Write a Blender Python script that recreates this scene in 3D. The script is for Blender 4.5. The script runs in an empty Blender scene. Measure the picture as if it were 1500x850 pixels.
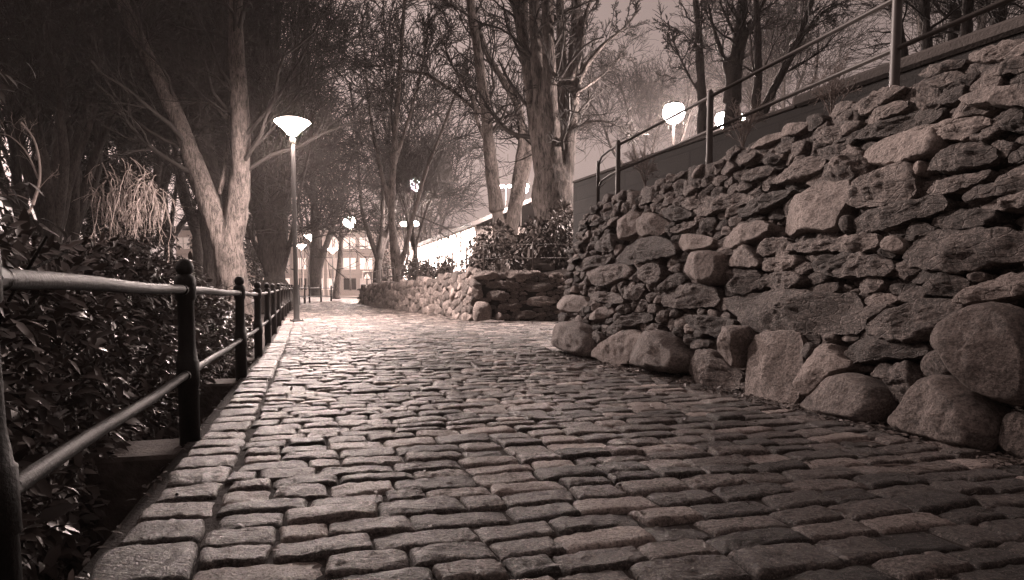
import bpy, math, random
import numpy as np
from mathutils import Vector
SC=bpy.context.scene
COL=SC.collection
PI=math.pi
RNG=random.Random(11)
# ------------------------------------------------------------------ camera constants / survey helper
FPX=1000.; HORIZ=436.; PITCH=math.radians(4); CAMH=.75
PCY=HORIZ+FPX*math.tan(PITCH)
def at(x,y,Y):
    "world point that stands at depth Y on the sight line of a surveyed spot"
    a=(x-750)/FPX; b=-(y-PCY)/FPX
    r=(a,b*math.sin(PITCH)+math.cos(PITCH),b*math.cos(PITCH)-math.sin(PITCH))
    k=Y/r[1]
    return (r[0]*k,Y,CAMH+r[2]*k)
# ------------------------------------------------------------------ numpy gradient noise
_prm=np.random.RandomState(5).permutation(512)
_prm=np.concatenate([_prm,_prm,_prm]).astype(np.int64)
_grd=np.random.RandomState(6).normal(size=(512,3)); _grd/=np.linalg.norm(_grd,axis=1)[:,None]
def pn(p):
    p=np.asarray(p,float); f=np.floor(p).astype(np.int64); q=p-f; f=f%509
    w=q*q*q*(q*(q*6-15)+10)
    def g(dx,dy,dz):
        h=_prm[_prm[_prm[(f[...,0]+dx)%509]+(f[...,1]+dy)%509]+(f[...,2]+dz)%509]
        d=q-np.array([dx,dy,dz]); return (_grd[h]*d).sum(-1)
    def lx(a,b,t): return a+(b-a)*t
    x,y,z=w[...,0],w[...,1],w[...,2]
    return 1.5*lx(lx(lx(g(0,0,0),g(1,0,0),x),lx(g(0,1,0),g(1,1,0),x),y),lx(lx(g(0,0,1),g(1,0,1),x),lx(g(0,1,1),g(1,1,1),x),y),z)
def fbm(p,o=3):
    p=np.asarray(p,float); r=0; a=1.
    for i in range(o):
        r=r+a*pn(p*(2.03**i)+17.3*i); a*=.5
    return r
# ------------------------------------------------------------------ mesh plumbing
def mesh_np(name,V,F,smooth=True,attrs=None):
    "F: list of integer arrays (m,3) or (m,4)"
    me=bpy.data.meshes.new(name)
    V=np.ascontiguousarray(V,dtype=np.float32).reshape(-1,3)
    F=[np.asarray(f,dtype=np.int32) for f in F if len(f)]
    tot=np.concatenate([np.full(len(f),f.shape[1],np.int32) for f in F])
    idx=np.concatenate([f.ravel() for f in F])
    st=np.concatenate([[0],np.cumsum(tot)[:-1]]).astype(np.int32)
    me.vertices.add(len(V)); me.vertices.foreach_set('co',V.ravel())
    me.loops.add(len(idx)); me.loops.foreach_set('vertex_index',idx)
    me.polygons.add(len(tot)); me.polygons.foreach_set('loop_start',st)
    me.polygons.foreach_set('loop_total',tot)
    me.polygons.foreach_set('use_smooth',np.full(len(tot),bool(smooth)))
    for k,a in (attrs or {}).items():
        at_=me.attributes.new(k,'FLOAT','POINT'); at_.data.foreach_set('value',np.ascontiguousarray(a,dtype=np.float32))
    me.update(calc_edges=True); me.validate()
    return me
class MB:
    "collects pieces of one mesh"
    def __init__(s): s.V=[];s.F=[];s.n=0;s.A={}
    def add(s,V,F,**attrs):
        V=np.asarray(V,float).reshape(-1,3)
        s.V.append(V)
        for f in F:
            f=np.asarray(f)
            if len(f): s.F.append(f+s.n)
        for k,v in attrs.items(): s.A.setdefault(k,[]).append(np.broadcast_to(v,(len(V),)))
        s.n+=len(V); return s
    def box(s,c,d,rz=0,bev=0):
        x,y,z=[q/2 for q in d]; b=min(bev,x*.9,y*.9,z*.9)
        if b<=0:
            V=np.array([(i*x,j*y,k*z) for k in(-1,1) for j in(-1,1) for i in(-1,1)],float)
            F=[[(0,2,3,1),(4,5,7,6),(0,1,5,4),(2,6,7,3),(0,4,6,2),(1,3,7,5)]]
        else:
            V=[];
            def ring(xx,yy,zz): return [(-xx+b,-yy,zz),(xx-b,-yy,zz),(xx,-yy+b,zz),(xx,yy-b,zz),(xx-b,yy,zz),(-xx+b,yy,zz),(-xx,yy-b,zz),(-xx,-yy+b,zz)]
            V+=ring(x-b,y-b,-z)+ring(x,y,-z+b)+ring(x,y,z-b)+ring(x-b,y-b,z); V=np.array(V)
            F=[[(r*8+i,r*8+(i+1)%8,r*8+8+(i+1)%8,r*8+8+i) for r in range(3) for i in range(8)]]
            n0=len(V); V=np.vstack([V,[(0,0,-z),(0,0,z)]])
            F.append([((i+1)%8,i,n0) for i in range(8)]+[(24+i,24+(i+1)%8,n0+1) for i in range(8)])
        if rz:
            c_,s_=math.cos(rz),math.sin(rz); V=V@np.array([[c_,s_,0],[-s_,c_,0],[0,0,1]])
        return s.add(V+np.array(c),F)
    def lathe(s,prof,n=16,c=(0,0,0)):
        a=np.arange(n)*2*PI/n; V=np.concatenate([np.stack([r*np.cos(a),r*np.sin(a),np.full(n,z)],1) for r,z in prof])+np.array(c)
        m=len(prof); i=np.arange(n); j=(i+1)%n
        F=np.concatenate([np.stack([k*n+i,k*n+j,(k+1)*n+j,(k+1)*n+i],1) for k in range(m-1)])
        return s.add(V,[F])
    def tube(s,pts,r,n=10,cap=True):
        V,F=tubes(np.array([pts],float),np.array([np.broadcast_to(r,(len(pts),))],float),n)
        s.add(V,[F])
        if cap:
            k=len(pts)
            for e,ring in ((0,np.arange(n)),((k-1),np.arange(n))):
                base=s.n-len(V)+e*n
                cV=np.array([pts[e]],float); off=s.n
                T=np.stack([base+ring,base+(ring+1)%n,np.full(n,off)],1)
                s.V.append(cV); s.n+=1
                for kk in s.A: s.A[kk].append(np.zeros(1))
                s.F.append(T if e else T[:,::-1])
        return s
    def mesh(s,name,smooth=True): return mesh_np(name,np.concatenate(s.V),s.F,smooth,{k:np.concatenate(v) for k,v in s.A.items()})
    def build(s,name,mat,parent=None,smooth=True): return obj(name,s.mesh(name,smooth),mat,parent)
def obj(name,me,mat=None,parent=None,loc=None):
    o=bpy.data.objects.new(name,me); COL.objects.link(o)
    if mat and not me.materials: me.materials.append(mat)
    if parent: o.parent=parent
    if loc is not None: o.location=loc
    return o
def autosmooth(o,ang=.7):
    me=o.data
    me.set_sharp_from_angle(angle=ang)
def tubes(P,R,k):
    "P (B,n,3) R (B,n) -> vertices and quad faces of B tapered tubes"
    B,n,_=P.shape
    T=np.empty_like(P); T[:,1:-1]=P[:,2:]-P[:,:-2]; T[:,0]=P[:,1]-P[:,0]; T[:,-1]=P[:,-1]-P[:,-2]
    T/=np.linalg.norm(T,axis=2,keepdims=True)+1e-9
    D=P[:,-1]-P[:,0]; D/=np.linalg.norm(D,axis=1,keepdims=True)+1e-9
    ref=np.where(np.abs(D[:,2:3])<.85,np.array([[0,0,1.]]),np.array([[1.,0,0]]))[:,None,:]
    N=np.cross(T,np.broadcast_to(ref,T.shape)); N/=np.linalg.norm(N,axis=2,keepdims=True)+1e-9
    M=np.cross(T,N)
    a=np.arange(k)*2*PI/k
    V=P[:,:,None,:]+R[:,:,None,None]*(np.cos(a)[None,None,:,None]*N[:,:,None,:]+np.sin(a)[None,None,:,None]*M[:,:,None,:])
    i=np.arange(k); j=(i+1)%k
    q=np.concatenate([np.stack([s*k+i,s*k+k+i,s*k+k+j,s*k+j],1) for s in range(n-1)])
    F=(np.arange(B)*n*k)[:,None,None]+q[None]
    return V.reshape(-1,3),F.reshape(-1,4)
def tag(o,label=None,cat=None,group=None,kind=None):
    if label:o['label']=label
    if cat:o['category']=cat
    if group:o['group']=group
    if kind:o['kind']=kind
    return o
def thing(name,label,cat,loc=(0,0,0),rz=0,group=None):
    o=bpy.data.objects.new(name,None); COL.objects.link(o); o.location=loc; o.rotation_euler=(0,0,rz)
    o.empty_display_size=.2
    return tag(o,label,cat,group)
def copy_tree(o,parent=None):
    c=o.copy(); COL.objects.link(c)
    if parent: c.parent=parent
    for ch in list(o.children): copy_tree(ch,c)
    return c
# ------------------------------------------------------------------ materials (sepia-toned world: every grey carries a warm tint)
TINT=(1.,.84,.77); LTINT=(1.,.81,.74)
def g(v): return (v*TINT[0],v*TINT[1],v*TINT[2],1)
class NT:
    def __init__(s,name):
        s.m=bpy.data.materials.new(name); s.m.use_nodes=True; s.t=s.m.node_tree; s.n=s.t.nodes
        s.b=s.n['Principled BSDF']; s.o=s.n['Material Output']
    def new(s,typ,ins=None,**props):
        n=s.n.new(typ)
        for k,v in props.items(): setattr(n,k,v)
        for k,v in (ins or {}).items():
            if hasattr(v,'links'): s.t.links.new(v,n.inputs[k])
            else: n.inputs[k].default_value=v
        return n
    def link(s,a,b): s.t.links.new(a,b)
    def noise(s,vec,scale,detail=6,rough=.6,dist=0):
        return s.new('ShaderNodeTexNoise',{'Vector':vec,'Scale':scale,'Detail':detail,'Roughness':rough,'Distortion':dist}).outputs['Fac']
    def ramp(s,fac,stops):
        r=s.new('ShaderNodeValToRGB',{'Fac':fac}); e=r.color_ramp.elements
        while len(e)<len(stops): e.new(.5)
        for q,(p,c) in zip(e,stops): q.position=p; q.color=g(c) if not isinstance(c,tuple) else c
        return r.outputs['Color']
    def mth(s,op,a,b=0.):
        return s.new('ShaderNodeMath',{0:a,1:b},operation=op).outputs[0]
    def mix(s,f,a,b,mode='MIX'):
        n=s.new('ShaderNodeMix',data_type='RGBA',blend_type=mode)
        for k,v in ((0,f),(6,a),(7,b)):
            if hasattr(v,'links'): s.t.links.new(v,n.inputs[k])
            else: n.inputs[k].default_value=v
        return n.outputs[2]
    def bump(s,h,dist,strength=1.,normal=None):
        n=s.new('ShaderNodeBump',{'Height':h,'Distance':dist,'Strength':strength})
        if normal is not None: s.link(normal,n.inputs['Normal'])
        return n.outputs[0]
    def coord(s): return s.new('ShaderNodeTexCoord').outputs['Object']
    def mapping(s,vec,scale=(1,1,1),rot=(0,0,0)):
        return s.new('ShaderNodeMapping',{'Vector':vec,'Scale':scale,'Rotation':rot}).outputs[0]
    def attr(s,name): return s.new('ShaderNodeAttribute',attribute_name=name).outputs['Fac']
    def set(s,**k):
        for a,v in k.items():
            a=a.replace('_',' ')
            if hasattr(v,'links'): s.link(v,s.b.inputs[a])
            else: s.b.inputs[a].default_value=v
        return s.m
def m_plain(name,v,rough=.6,metal=0,spec=.5,var=.25,sc=8,bump=.003):
    t=NT(name); c=t.coord(); n=t.noise(c,sc,5)
    col=t.ramp(n,[(.25,v*(1-var)),(.75,v*(1+var))])
    return t.set(Base_Color=col,Roughness=rough,Metallic=metal,Specular_IOR_Level=spec,Normal=t.bump(t.noise(c,sc*6,4),bump))
def m_stone(name,lo=.10,hi=.34):
    t=NT(name); c=t.coord(); tone=t.attr('tone'); sch=t.attr('schist')
    big=t.noise(c,5,7,.65,.3); fine=t.noise(c,48,7,.74); grain=t.noise(c,190,3,.7)
    strata=t.noise(t.mapping(c,(9,9,34),(.12,.05,0)),1.5,6,.68,.8)
    v=t.mth('ADD',t.mth('MULTIPLY',tone,.5),t.mth('MULTIPLY',big,.42))
    v=t.mth('ADD',v,t.mth('MULTIPLY',t.mth('SUBTRACT',fine,.5),1.5))
    v=t.mth('ADD',v,t.mth('MULTIPLY',t.mth('MULTIPLY',t.mth('SUBTRACT',strata,.5),sch),.6))
    col=t.ramp(v,[(.08,lo*.45),(.35,lo),(.62,(lo+hi)/2),(.95,hi)])
    # lichen flecks and dark moss
    li=t.ramp(t.noise(c,34,4,.6),[(.62,(0,0,0,1)),(.70,(1,1,1,1))]); lm=t.ramp(t.noise(c,3.1,3),[(.48,(0,0,0,1)),(.62,(1,1,1,1))])
    col=t.mix(t.mth('MULTIPLY',t.mth('MULTIPLY',li,lm),.75),col,g(.46))
    flk=t.ramp(t.noise(c,110,2,.5),[(.62,(0,0,0,1)),(.70,(1,1,1,1))]); pit=t.ramp(t.noise(c,80,3,.6),[(.57,(0,0,0,1)),(.67,(1,1,1,1))])
    col=t.mix(t.mth('MULTIPLY',pit,.7),col,g(.03)); col=t.mix(t.mth('MULTIPLY',flk,.5),col,g(.5))
    mo=t.ramp(t.noise(c,9,6,.7,.4),[(.52,(0,0,0,1)),(.66,(1,1,1,1))]); mm=t.ramp(t.noise(c,1.7,2),[(.42,(0,0,0,1)),(.6,(1,1,1,1))])
    col=t.mix(t.mth('MULTIPLY',t.mth('MULTIPLY',mo,mm),.8),col,g(.035))
    h=t.mth('ADD',t.mth('MULTIPLY',t.mth('MULTIPLY',strata,sch),1.0),t.mth('ADD',t.mth('MULTIPLY',fine,.9),t.mth('MULTIPLY',grain,.2)))
    vor=t.new('ShaderNodeTexVoronoi',{'Vector':t.mapping(c,(6,6,15)),'Scale':1.3,'Randomness':1.},feature='DISTANCE_TO_EDGE').outputs['Distance']
    crack=t.ramp(vor,[(0,(0,0,0,1)),(.05,(1,1,1,1))])
    h=t.mth('ADD',h,t.mth('MULTIPLY',t.mth('MULTIPLY',crack,sch),.35))
    return t.set(Base_Color=col,Roughness=t.mth('ADD',.52,t.mth('MULTIPLY',fine,.35)),Specular_IOR_Level=.42,Normal=t.bump(h,.038,1.))
def m_sett(name):
    t=NT(name); c=t.coord(); tone=t.attr('tone'); sch=t.attr('schist')
    fine=t.noise(c,70,7,.75); grain=t.noise(c,240,3,.7); mid=t.noise(c,16,6,.6)
    grooves=t.noise(t.mapping(c,(9,70,40),(0,0,.29)),1.,6,.7,.9)
    v=t.mth('ADD',t.mth('MULTIPLY',tone,.80),t.mth('MULTIPLY',mid,.22))
    v=t.mth('ADD',v,t.mth('MULTIPLY',t.mth('SUBTRACT',fine,.5),2.0))
    v=t.mth('ADD',v,t.mth('MULTIPLY',t.mth('MULTIPLY',t.mth('SUBTRACT',grooves,.5),sch),.6))
    col=t.ramp(v,[(.10,.012),(.36,.075),(.60,.22),(.95,.56)])
    dirt=t.ramp(t.noise(c,1.1,5,.6),[(.40,(0,0,0,1)),(.66,(1,1,1,1))])
    col=t.mix(t.mth('MULTIPLY',dirt,.45),col,g(.045))
    pits=t.ramp(t.noise(c,125,3,.6),[(.56,(0,0,0,1)),(.66,(1,1,1,1))]); flk=t.ramp(t.noise(c,170,2,.5),[(.63,(0,0,0,1)),(.70,(1,1,1,1))])
    col=t.mix(t.mth('MULTIPLY',pits,.7),col,g(.02)); col=t.mix(t.mth('MULTIPLY',flk,.55),col,g(.5))
    h=t.mth('ADD',t.mth('MULTIPLY',fine,.8),t.mth('ADD',t.mth('MULTIPLY',grain,.3),t.mth('MULTIPLY',t.mth('MULTIPLY',grooves,sch),1.1)))
    h=t.mth('SUBTRACT',h,t.mth('MULTIPLY',pits,.12))
    return t.set(Base_Color=col,Roughness=t.mth('ADD',.30,t.mth('MULTIPLY',mid,.42)),Specular_IOR_Level=.5,Normal=t.bump(h,.026,1.))
def m_ground(name,lo,hi,sc=4.,rough=.9,bd=.03):
    t=NT(name); c=t.coord(); n=t.noise(c,sc,8,.7); f=t.noise(c,sc*14,5,.7)
    v=t.mth('ADD',t.mth('MULTIPLY',n,.6),t.mth('MULTIPLY',f,.4))
    return t.set(Base_Color=t.ramp(v,[(.3,lo),(.7,hi)]),Roughness=rough,Specular_IOR_Level=.3,Normal=t.bump(v,bd,1.))
def m_bark(name,lo,hi,sc=1.):
    t=NT(name); c=t.coord()
    r=t.noise(t.mapping(c,(26*sc,26*sc,4.5*sc)),1.,6,.68,.9); p=t.noise(c,2.3,4); f=t.noise(c,55,4,.7)
    p2=t.noise(t.mapping(c,(1,1,.45)),6.5,6,.7,.5); v=t.mth('ADD',t.mth('MULTIPLY',r,.6),t.mth('ADD',t.mth('MULTIPLY',p2,.45),t.mth('MULTIPLY',f,.25))); v=t.mth('SUBTRACT',v,.14)
    return t.set(Base_Color=t.ramp(v,[(.41,lo),(.60,hi)]),Roughness=.85,Specular_IOR_Level=.25,Normal=t.bump(t.mth('ADD',r,t.mth('MULTIPLY',f,.5)),.07,1.))
def m_leaf(name,v):
    t=NT(name); c=t.coord(); n=t.noise(c,9,3); tone=t.attr('tone')
    w=t.mth('ADD',t.mth('MULTIPLY',n,.4),t.mth('MULTIPLY',tone,.6))
    return t.set(Base_Color=t.ramp(w,[(.2,v*.55),(.8,v*1.7)]),Roughness=.48,Specular_IOR_Level=.4)
def m_emit(name,power,tint=LTINT,base=.6):
    t=NT(name)
    return t.set(Base_Color=g(base),Roughness=.3,Emission_Color=(*tint,1),Emission_Strength=power)
SKY=.085; EXPO=.25; WATT=3700.; SUNW=3.6
STONES="""b 0.061,0.379 0.594,0.441 0.944,0.386 1.249,0.219 1.329,0.019 0.852,0.005 0.03,0.069 0.001,0.229
s 1.111,0.315 1.296,0.35 1.459,0.257 1.316,0.133
g 1.362,0.099 1.774,0.3 2.176,0.403 2.514,0.364 2.567,0.279 2.423,0.136 2.155,0.021 1.768,0.009 1.423,0.027
b 2.629,0.37 2.879,0.425 3.136,0.397 3.244,0.304 3.464,0.204 3.462,0.088 3.17,0.038 2.608,0.021 2.548,0.168
s 3.506,0.034 3.484,0.209 3.583,0.281 3.777,0.304 3.989,0.223 4.237,0.138 4.199,0.012 3.974,-0.003 3.698,-0.007
g 1.298,1.65 1.883,1.755 1.941,1.513 1.643,1.431 1.419,1.487
g 1.947,1.571 2.182,1.695 2.575,1.561 2.553,1.422 1.989,1.45
s 1.366,1.227 1.617,1.348 2.077,1.419 2.614,1.374 2.882,1.268 2.947,1.191 2.636,1.168 2.225,1.134 1.508,1.169
s 0.734,1.424 0.891,1.546 1.248,1.54 1.386,1.414 1.327,1.33 0.833,1.35
b 3.29,1.125 3.438,1.174 3.76,1.153 3.817,1.006 3.821,0.879 3.562,0.866 3.344,0.947
g -0.256,0.698 0.124,0.802 0.567,0.773 0.723,0.663 0.389,0.561 -0.151,0.565
s 0.686,0.841 1.459,0.821 1.832,0.759 1.858,0.687 1.122,0.707 0.756,0.759
s 1.463,0.408 1.919,0.522 2.456,0.604 2.556,0.519 2.116,0.424 1.65,0.317
g 0.914,0.545 1.455,0.671 1.558,0.561 1.218,0.462 0.975,0.48
s 0.765,1.084 1.21,1.145 1.747,1.146 1.926,1.031 1.646,0.955 1.044,0.903 0.81,0.975
s 2.627,0.856 2.744,0.971 3.066,1.002 3.164,0.939 3.068,0.87 2.749,0.823
s 2.667,0.802 3.068,0.87 3.443,0.874 3.709,0.86 3.754,0.704 3.502,0.674 3.054,0.657 2.725,0.695
g 2.865,1.321 2.988,1.383 3.38,1.328 3.536,1.268 3.344,1.206 2.999,1.219
s 2.096,1.071 2.473,1.111 2.646,1.071 2.692,0.93 2.555,0.868 2.292,0.939 2.124,0.989
s 1.825,0.855 2.149,0.92 2.316,0.871 2.221,0.713 1.946,0.747
s 0.089,1.166 0.321,1.27 0.958,1.289 1.298,1.243 1.2,1.171 0.603,1.131 0.149,1.12
s 3.266,0.508 3.254,0.599 3.665,0.594 4.02,0.573 4.059,0.523 3.883,0.41 3.618,0.458
s 2.472,1.671 2.724,1.703 3.042,1.59 3.094,1.544 2.783,1.517 2.537,1.608
s 3.092,1.598 3.21,1.702 3.595,1.685 3.95,1.624 4.009,1.563 3.666,1.546 3.265,1.518
s 2.585,1.463 2.875,1.486 3.185,1.494 3.126,1.44 2.82,1.398
s 2.801,1.724 3.041,1.722 3.207,1.669 3.075,1.607 2.864,1.654
s 0.388,1.744 0.757,1.8 1.091,1.788 0.79,1.716 0.477,1.707
g 0.993,1.708 1.354,1.745 1.368,1.705 1.081,1.646
g 4.501,1.241 4.504,1.424 4.626,1.502 4.795,1.538 4.997,1.558 5.117,1.538 5.134,1.458 5.082,1.353 5.075,1.211 4.775,1.254
g 3.655,1.243 3.789,1.332 3.99,1.365 4.266,1.37 4.359,1.311 4.223,1.224 3.801,1.178
g 3.828,1.023 3.795,1.142 3.918,1.196 4.094,1.192 4.283,1.045 4.281,1.003
s 3.869,0.932 3.88,1.003 4.173,1 4.267,0.954 4.271,0.837 4.121,0.771 3.96,0.824
s 4.351,0.885 4.476,0.947 4.667,0.956 4.837,0.904 4.785,0.845 4.484,0.818
s 4.303,1.019 4.469,1.076 4.683,1.079 4.733,1.014 4.616,0.973 4.369,0.967
s 4.228,1.157 4.305,1.217 4.53,1.223 4.503,1.137 4.339,1.083 4.252,1.113
s 4.277,1.684 4.42,1.765 4.598,1.81 4.783,1.773 4.807,1.671 4.639,1.639 4.324,1.651
s 4.836,1.636 4.836,1.725 4.983,1.704 5.116,1.686 5.145,1.555 4.911,1.579
s 4.56,1.149 4.794,1.177 5.048,1.157 5.239,1.127 5.248,1.085 4.902,1.08 4.58,1.116
s 4.884,0.977 4.952,1.047 5.254,1.057 5.284,0.919 5.146,0.895 4.958,0.93
b 5.105,1.293 5.137,1.318 5.19,1.305 5.201,1.199 5.147,1.191 5.108,1.236
s 3.704,1.978 3.908,1.999 4.006,1.953 3.907,1.894 3.736,1.917
s 4.062,1.899 4.176,1.927 4.305,1.876 4.278,1.832 4.116,1.846
s 3.844,1.799 4.007,1.84 4.233,1.807 4.172,1.734 3.923,1.724
s 3.838,1.488 4.051,1.566 4.312,1.596 4.563,1.574 4.433,1.513 4.244,1.456 3.91,1.444
g 3.916,2.024 4.085,2.073 4.239,2.088 4.291,2.035 4.103,2.001 3.949,2.008
g 4.291,2.084 4.382,2.119 4.629,2.058 4.504,2.01 4.32,2.02
s 4.699,1.95 4.859,1.987 4.967,1.953 4.965,1.874 4.846,1.864 4.71,1.902
s 4.229,1.974 4.364,1.994 4.449,1.943 4.417,1.878 4.259,1.91
s 4.731,1.814 4.895,1.832 5.093,1.789 5.111,1.708 4.876,1.732
s 3.917,0.713 4.021,0.751 4.343,0.786 4.673,0.811 4.978,0.783 5.313,0.787 5.367,0.542 5.108,0.518 4.932,0.521 4.675,0.482 4.417,0.503 4.246,0.545
b 4.028,0.404 4.05,0.508 4.205,0.522 4.349,0.507 4.37,0.425 4.291,0.335 4.294,0.194 4.189,0.226 4.073,0.289
g 4.455,0.484 4.751,0.493 4.87,0.474 4.914,0.332 4.94,0.222 4.946,0.009 4.756,0 4.406,-0.01 4.383,0.119 4.37,0.341
b 4.947,0.347 4.953,0.435 5.013,0.445 5.057,0.405 5.016,0.322
g 4.99,0.128 5.025,0.28 5.127,0.434 5.207,0.446 5.251,0.396 5.405,0.329 5.266,0.257 5.09,0.08
b 5.053,0.016 5.217,0.114 5.32,0.238 5.436,0.275 5.597,0.255 5.73,0.185 5.756,0.102 5.709,-0.014 5.519,-0.011 5.269,-0.015 5.105,-0.001
s 5.701,0.238 5.738,0.358 5.836,0.381 5.917,0.306 5.914,0.237 5.831,0.156 5.759,0.174
b 5.94,0.35 5.955,0.433 6.077,0.509 6.197,0.402 6.192,0.351 6.01,0.31
b 5.819,0.007 5.922,0.115 5.961,0.244 6.068,0.324 6.181,0.336 6.303,0.264 6.407,0.182 6.448,0.093 6.44,-0.004 6.315,-0.02 6.073,-0.013
b 6.079,0.496 6.091,0.588 6.177,0.656 6.348,0.727 6.498,0.688 6.6,0.486 6.572,0.255 6.433,0.246 6.281,0.31 6.183,0.401
s 5.491,0.568 5.671,0.685 5.893,0.751 6.093,0.732 6.119,0.667 5.937,0.527 5.779,0.496 5.559,0.519
s 5.297,0.386 5.408,0.496 5.593,0.536 5.841,0.521 5.947,0.473 5.893,0.428 5.627,0.376 5.401,0.341
s 6.074,0.758 6.224,0.846 6.409,0.889 6.544,0.884 6.559,0.792 6.429,0.77 6.242,0.745 6.124,0.719
s 5.393,0.657 5.495,0.735 5.611,0.713 5.578,0.654 5.421,0.619
b 6.476,0.004 6.463,0.179 6.547,0.205 6.707,0.165 6.764,0.002 6.641,-0.016
s 5.69,1.036 5.72,1.091 5.892,1.143 6.106,1.128 6.259,1.108 6.413,1.074 6.434,0.95 6.267,0.949 6.125,0.905 5.987,0.899 5.751,0.936
b 5.493,1.085 5.54,1.141 5.617,1.123 5.671,1.061 5.621,1.029 5.531,1.047
s 6.108,0.874 6.159,0.898 6.2,0.882 6.181,0.842 6.123,0.853
s 5.045,1.158 5.217,1.176 5.383,1.167 5.441,1.113 5.404,1.067 5.172,1.07 5.061,1.091
s 5.073,1.038 5.278,1.051 5.538,1.011 5.626,0.936 5.518,0.892 5.103,0.905
s 5.85,0.838 5.938,0.901 6.087,0.865 6.108,0.812 6.035,0.771 5.888,0.771
g 5.259,1.69 5.346,1.758 5.549,1.782 5.711,1.771 5.79,1.674 5.759,1.603 5.589,1.583 5.381,1.594
s 5.617,1.766 5.711,1.771 5.887,1.766 6.04,1.746 6.061,1.698 5.936,1.654 5.82,1.667 5.766,1.718
s 5.13,1.429 5.226,1.534 5.44,1.569 5.608,1.572 5.657,1.489 5.635,1.358 5.396,1.349 5.185,1.362
s 5.212,1.239 5.275,1.306 5.488,1.337 5.733,1.344 5.884,1.336 5.896,1.271 5.754,1.236 5.485,1.183 5.262,1.19
b 5.646,1.505 5.65,1.564 5.695,1.576 5.714,1.519 5.691,1.477
s 4.897,1.81 5.026,1.806 5.223,1.727 5.249,1.648 5.158,1.575 4.95,1.58
s 4.89,1.843 5.148,1.892 5.372,1.895 5.592,1.894 5.74,1.855 5.642,1.801 5.412,1.786 5.078,1.848
g 5.909,1.873 5.975,1.886 6.105,1.878 6.301,1.843 6.322,1.719 6.122,1.784 5.945,1.826
s 6.138,1.691 6.166,1.743 6.265,1.717 6.308,1.604 6.212,1.621
s 5.626,2.047 5.697,2.078 5.833,2.054 5.906,1.999 5.847,1.98 5.729,1.989
s 5.681,1.924 5.763,1.966 5.893,1.96 5.904,1.9 5.81,1.875
s 4.996,2.082 5.138,2.119 5.326,2.115 5.464,2.081 5.347,2.016 5.169,1.976
s 5.179,1.974 5.292,2.017 5.474,1.988 5.502,1.932 5.369,1.91 5.22,1.919
s 5.537,2.128 5.606,2.147 5.76,2.136 5.864,2.114 5.829,2.074 5.65,2.079
s 5.872,2.149 6.008,2.139 6.2,2.093 6.262,2.071 6.25,2.007 6.051,2.039 5.942,2.063
s 6.017,2.014 6.078,2.03 6.213,2.02 6.274,1.999 6.262,1.934 6.118,1.945 6.037,1.977
s 5.759,1.524 5.833,1.6 5.97,1.621 6.111,1.567 6.152,1.475 5.998,1.467 5.813,1.475
s 5.756,1.38 5.864,1.441 6.031,1.437 6.133,1.443 6.092,1.39 5.937,1.353 5.808,1.347
s 6.013,1.317 6.072,1.357 6.222,1.357 6.384,1.353 6.394,1.296 6.162,1.284 6.034,1.278
s 6.092,1.246 6.212,1.277 6.394,1.296 6.408,1.216 6.223,1.217
s 5.926,1.191 5.959,1.238 6.092,1.246 6.2,1.208 6.186,1.151 6.06,1.134 5.933,1.153"""
# ------------------------------------------------------------------ materials
M_ROCK=m_stone('wall rock',.10,.52); M_BOULDER=m_stone('boulder rock',.13,.50)
M_SETT=m_sett('granite setts')
M_JOINT=m_ground('joint soil',.015,.06,12,.95,.02)
M_SOIL=m_ground('park soil',.02,.07,3,.95,.05)
M_TURF=m_ground('trodden turf',.02,.075,2,.95,.06)
M_PAVE=m_ground('far paving',.16,.30,2,.7,.01)
M_CORE=m_ground('wall earth',.008,.03,10,.95,.03)
M_IRON=m_plain('painted iron',.011,.60,0,.28,.35,14,.003)
M_STEEL=m_plain('weathered steel',.055,.5,0,.4,.2,12,.0008)
M_PALEPOLE=m_plain('pale lacquer',.62,.4)
M_CONC=m_plain('mossy concrete',.11,.9,0,.3,.6,6,.012)
_t=NT('dark block wall'); _c=_t.coord(); _b=_t.new('ShaderNodeTexBrick',{'Vector':_t.mapping(_c,(1,1,1),(PI/2,0,0)),'Color1':g(.014),'Color2':g(.026),'Mortar':g(.012),'Scale':1.,'Mortar Size':.012,'Brick Width':.62,'Row Height':.24})
_n=_t.noise(_c,2.2,7,.7); _f=_t.noise(_c,45,5,.7)
M_SLAB=_t.set(Base_Color=_t.mix(_t.ramp(_n,[(.42,(0,0,0,1)),(.62,(.8,.8,.8,1))]),_b.outputs['Color'],g(.012)),Roughness=.85,Normal=_t.bump(_t.mth('SUBTRACT',_t.mth('MULTIPLY',_f,.5),_b.outputs['Fac']),.02))
M_COPE=m_plain('coping stone',.06,.8,0,.3,.35,7,.01)
M_BARK=m_bark('ridged bark',.016,.15); M_BARKD=m_bark('dark bark',.008,.055); M_BARKM=m_bark('mossy bark',.006,.14,.6)
M_TWIG=m_plain('twig',.020,.8,0,.25,.3); M_TWIGP=m_plain('pale twig',.24,.7,0,.3,.2)
M_LEAF=m_leaf('laurel leaf',.085); M_RHODO=m_leaf('rhododendron leaf',.06); M_DEAD=m_leaf('dead leaf',.10)
M_WALLP=m_plain('pale facade',.52,.8); M_WALLD=m_plain('dark facade',.06,.8); M_ROOF=m_plain('dark roof',.035,.7)
M_FRAME=m_plain('window frame',.45,.5)
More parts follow.
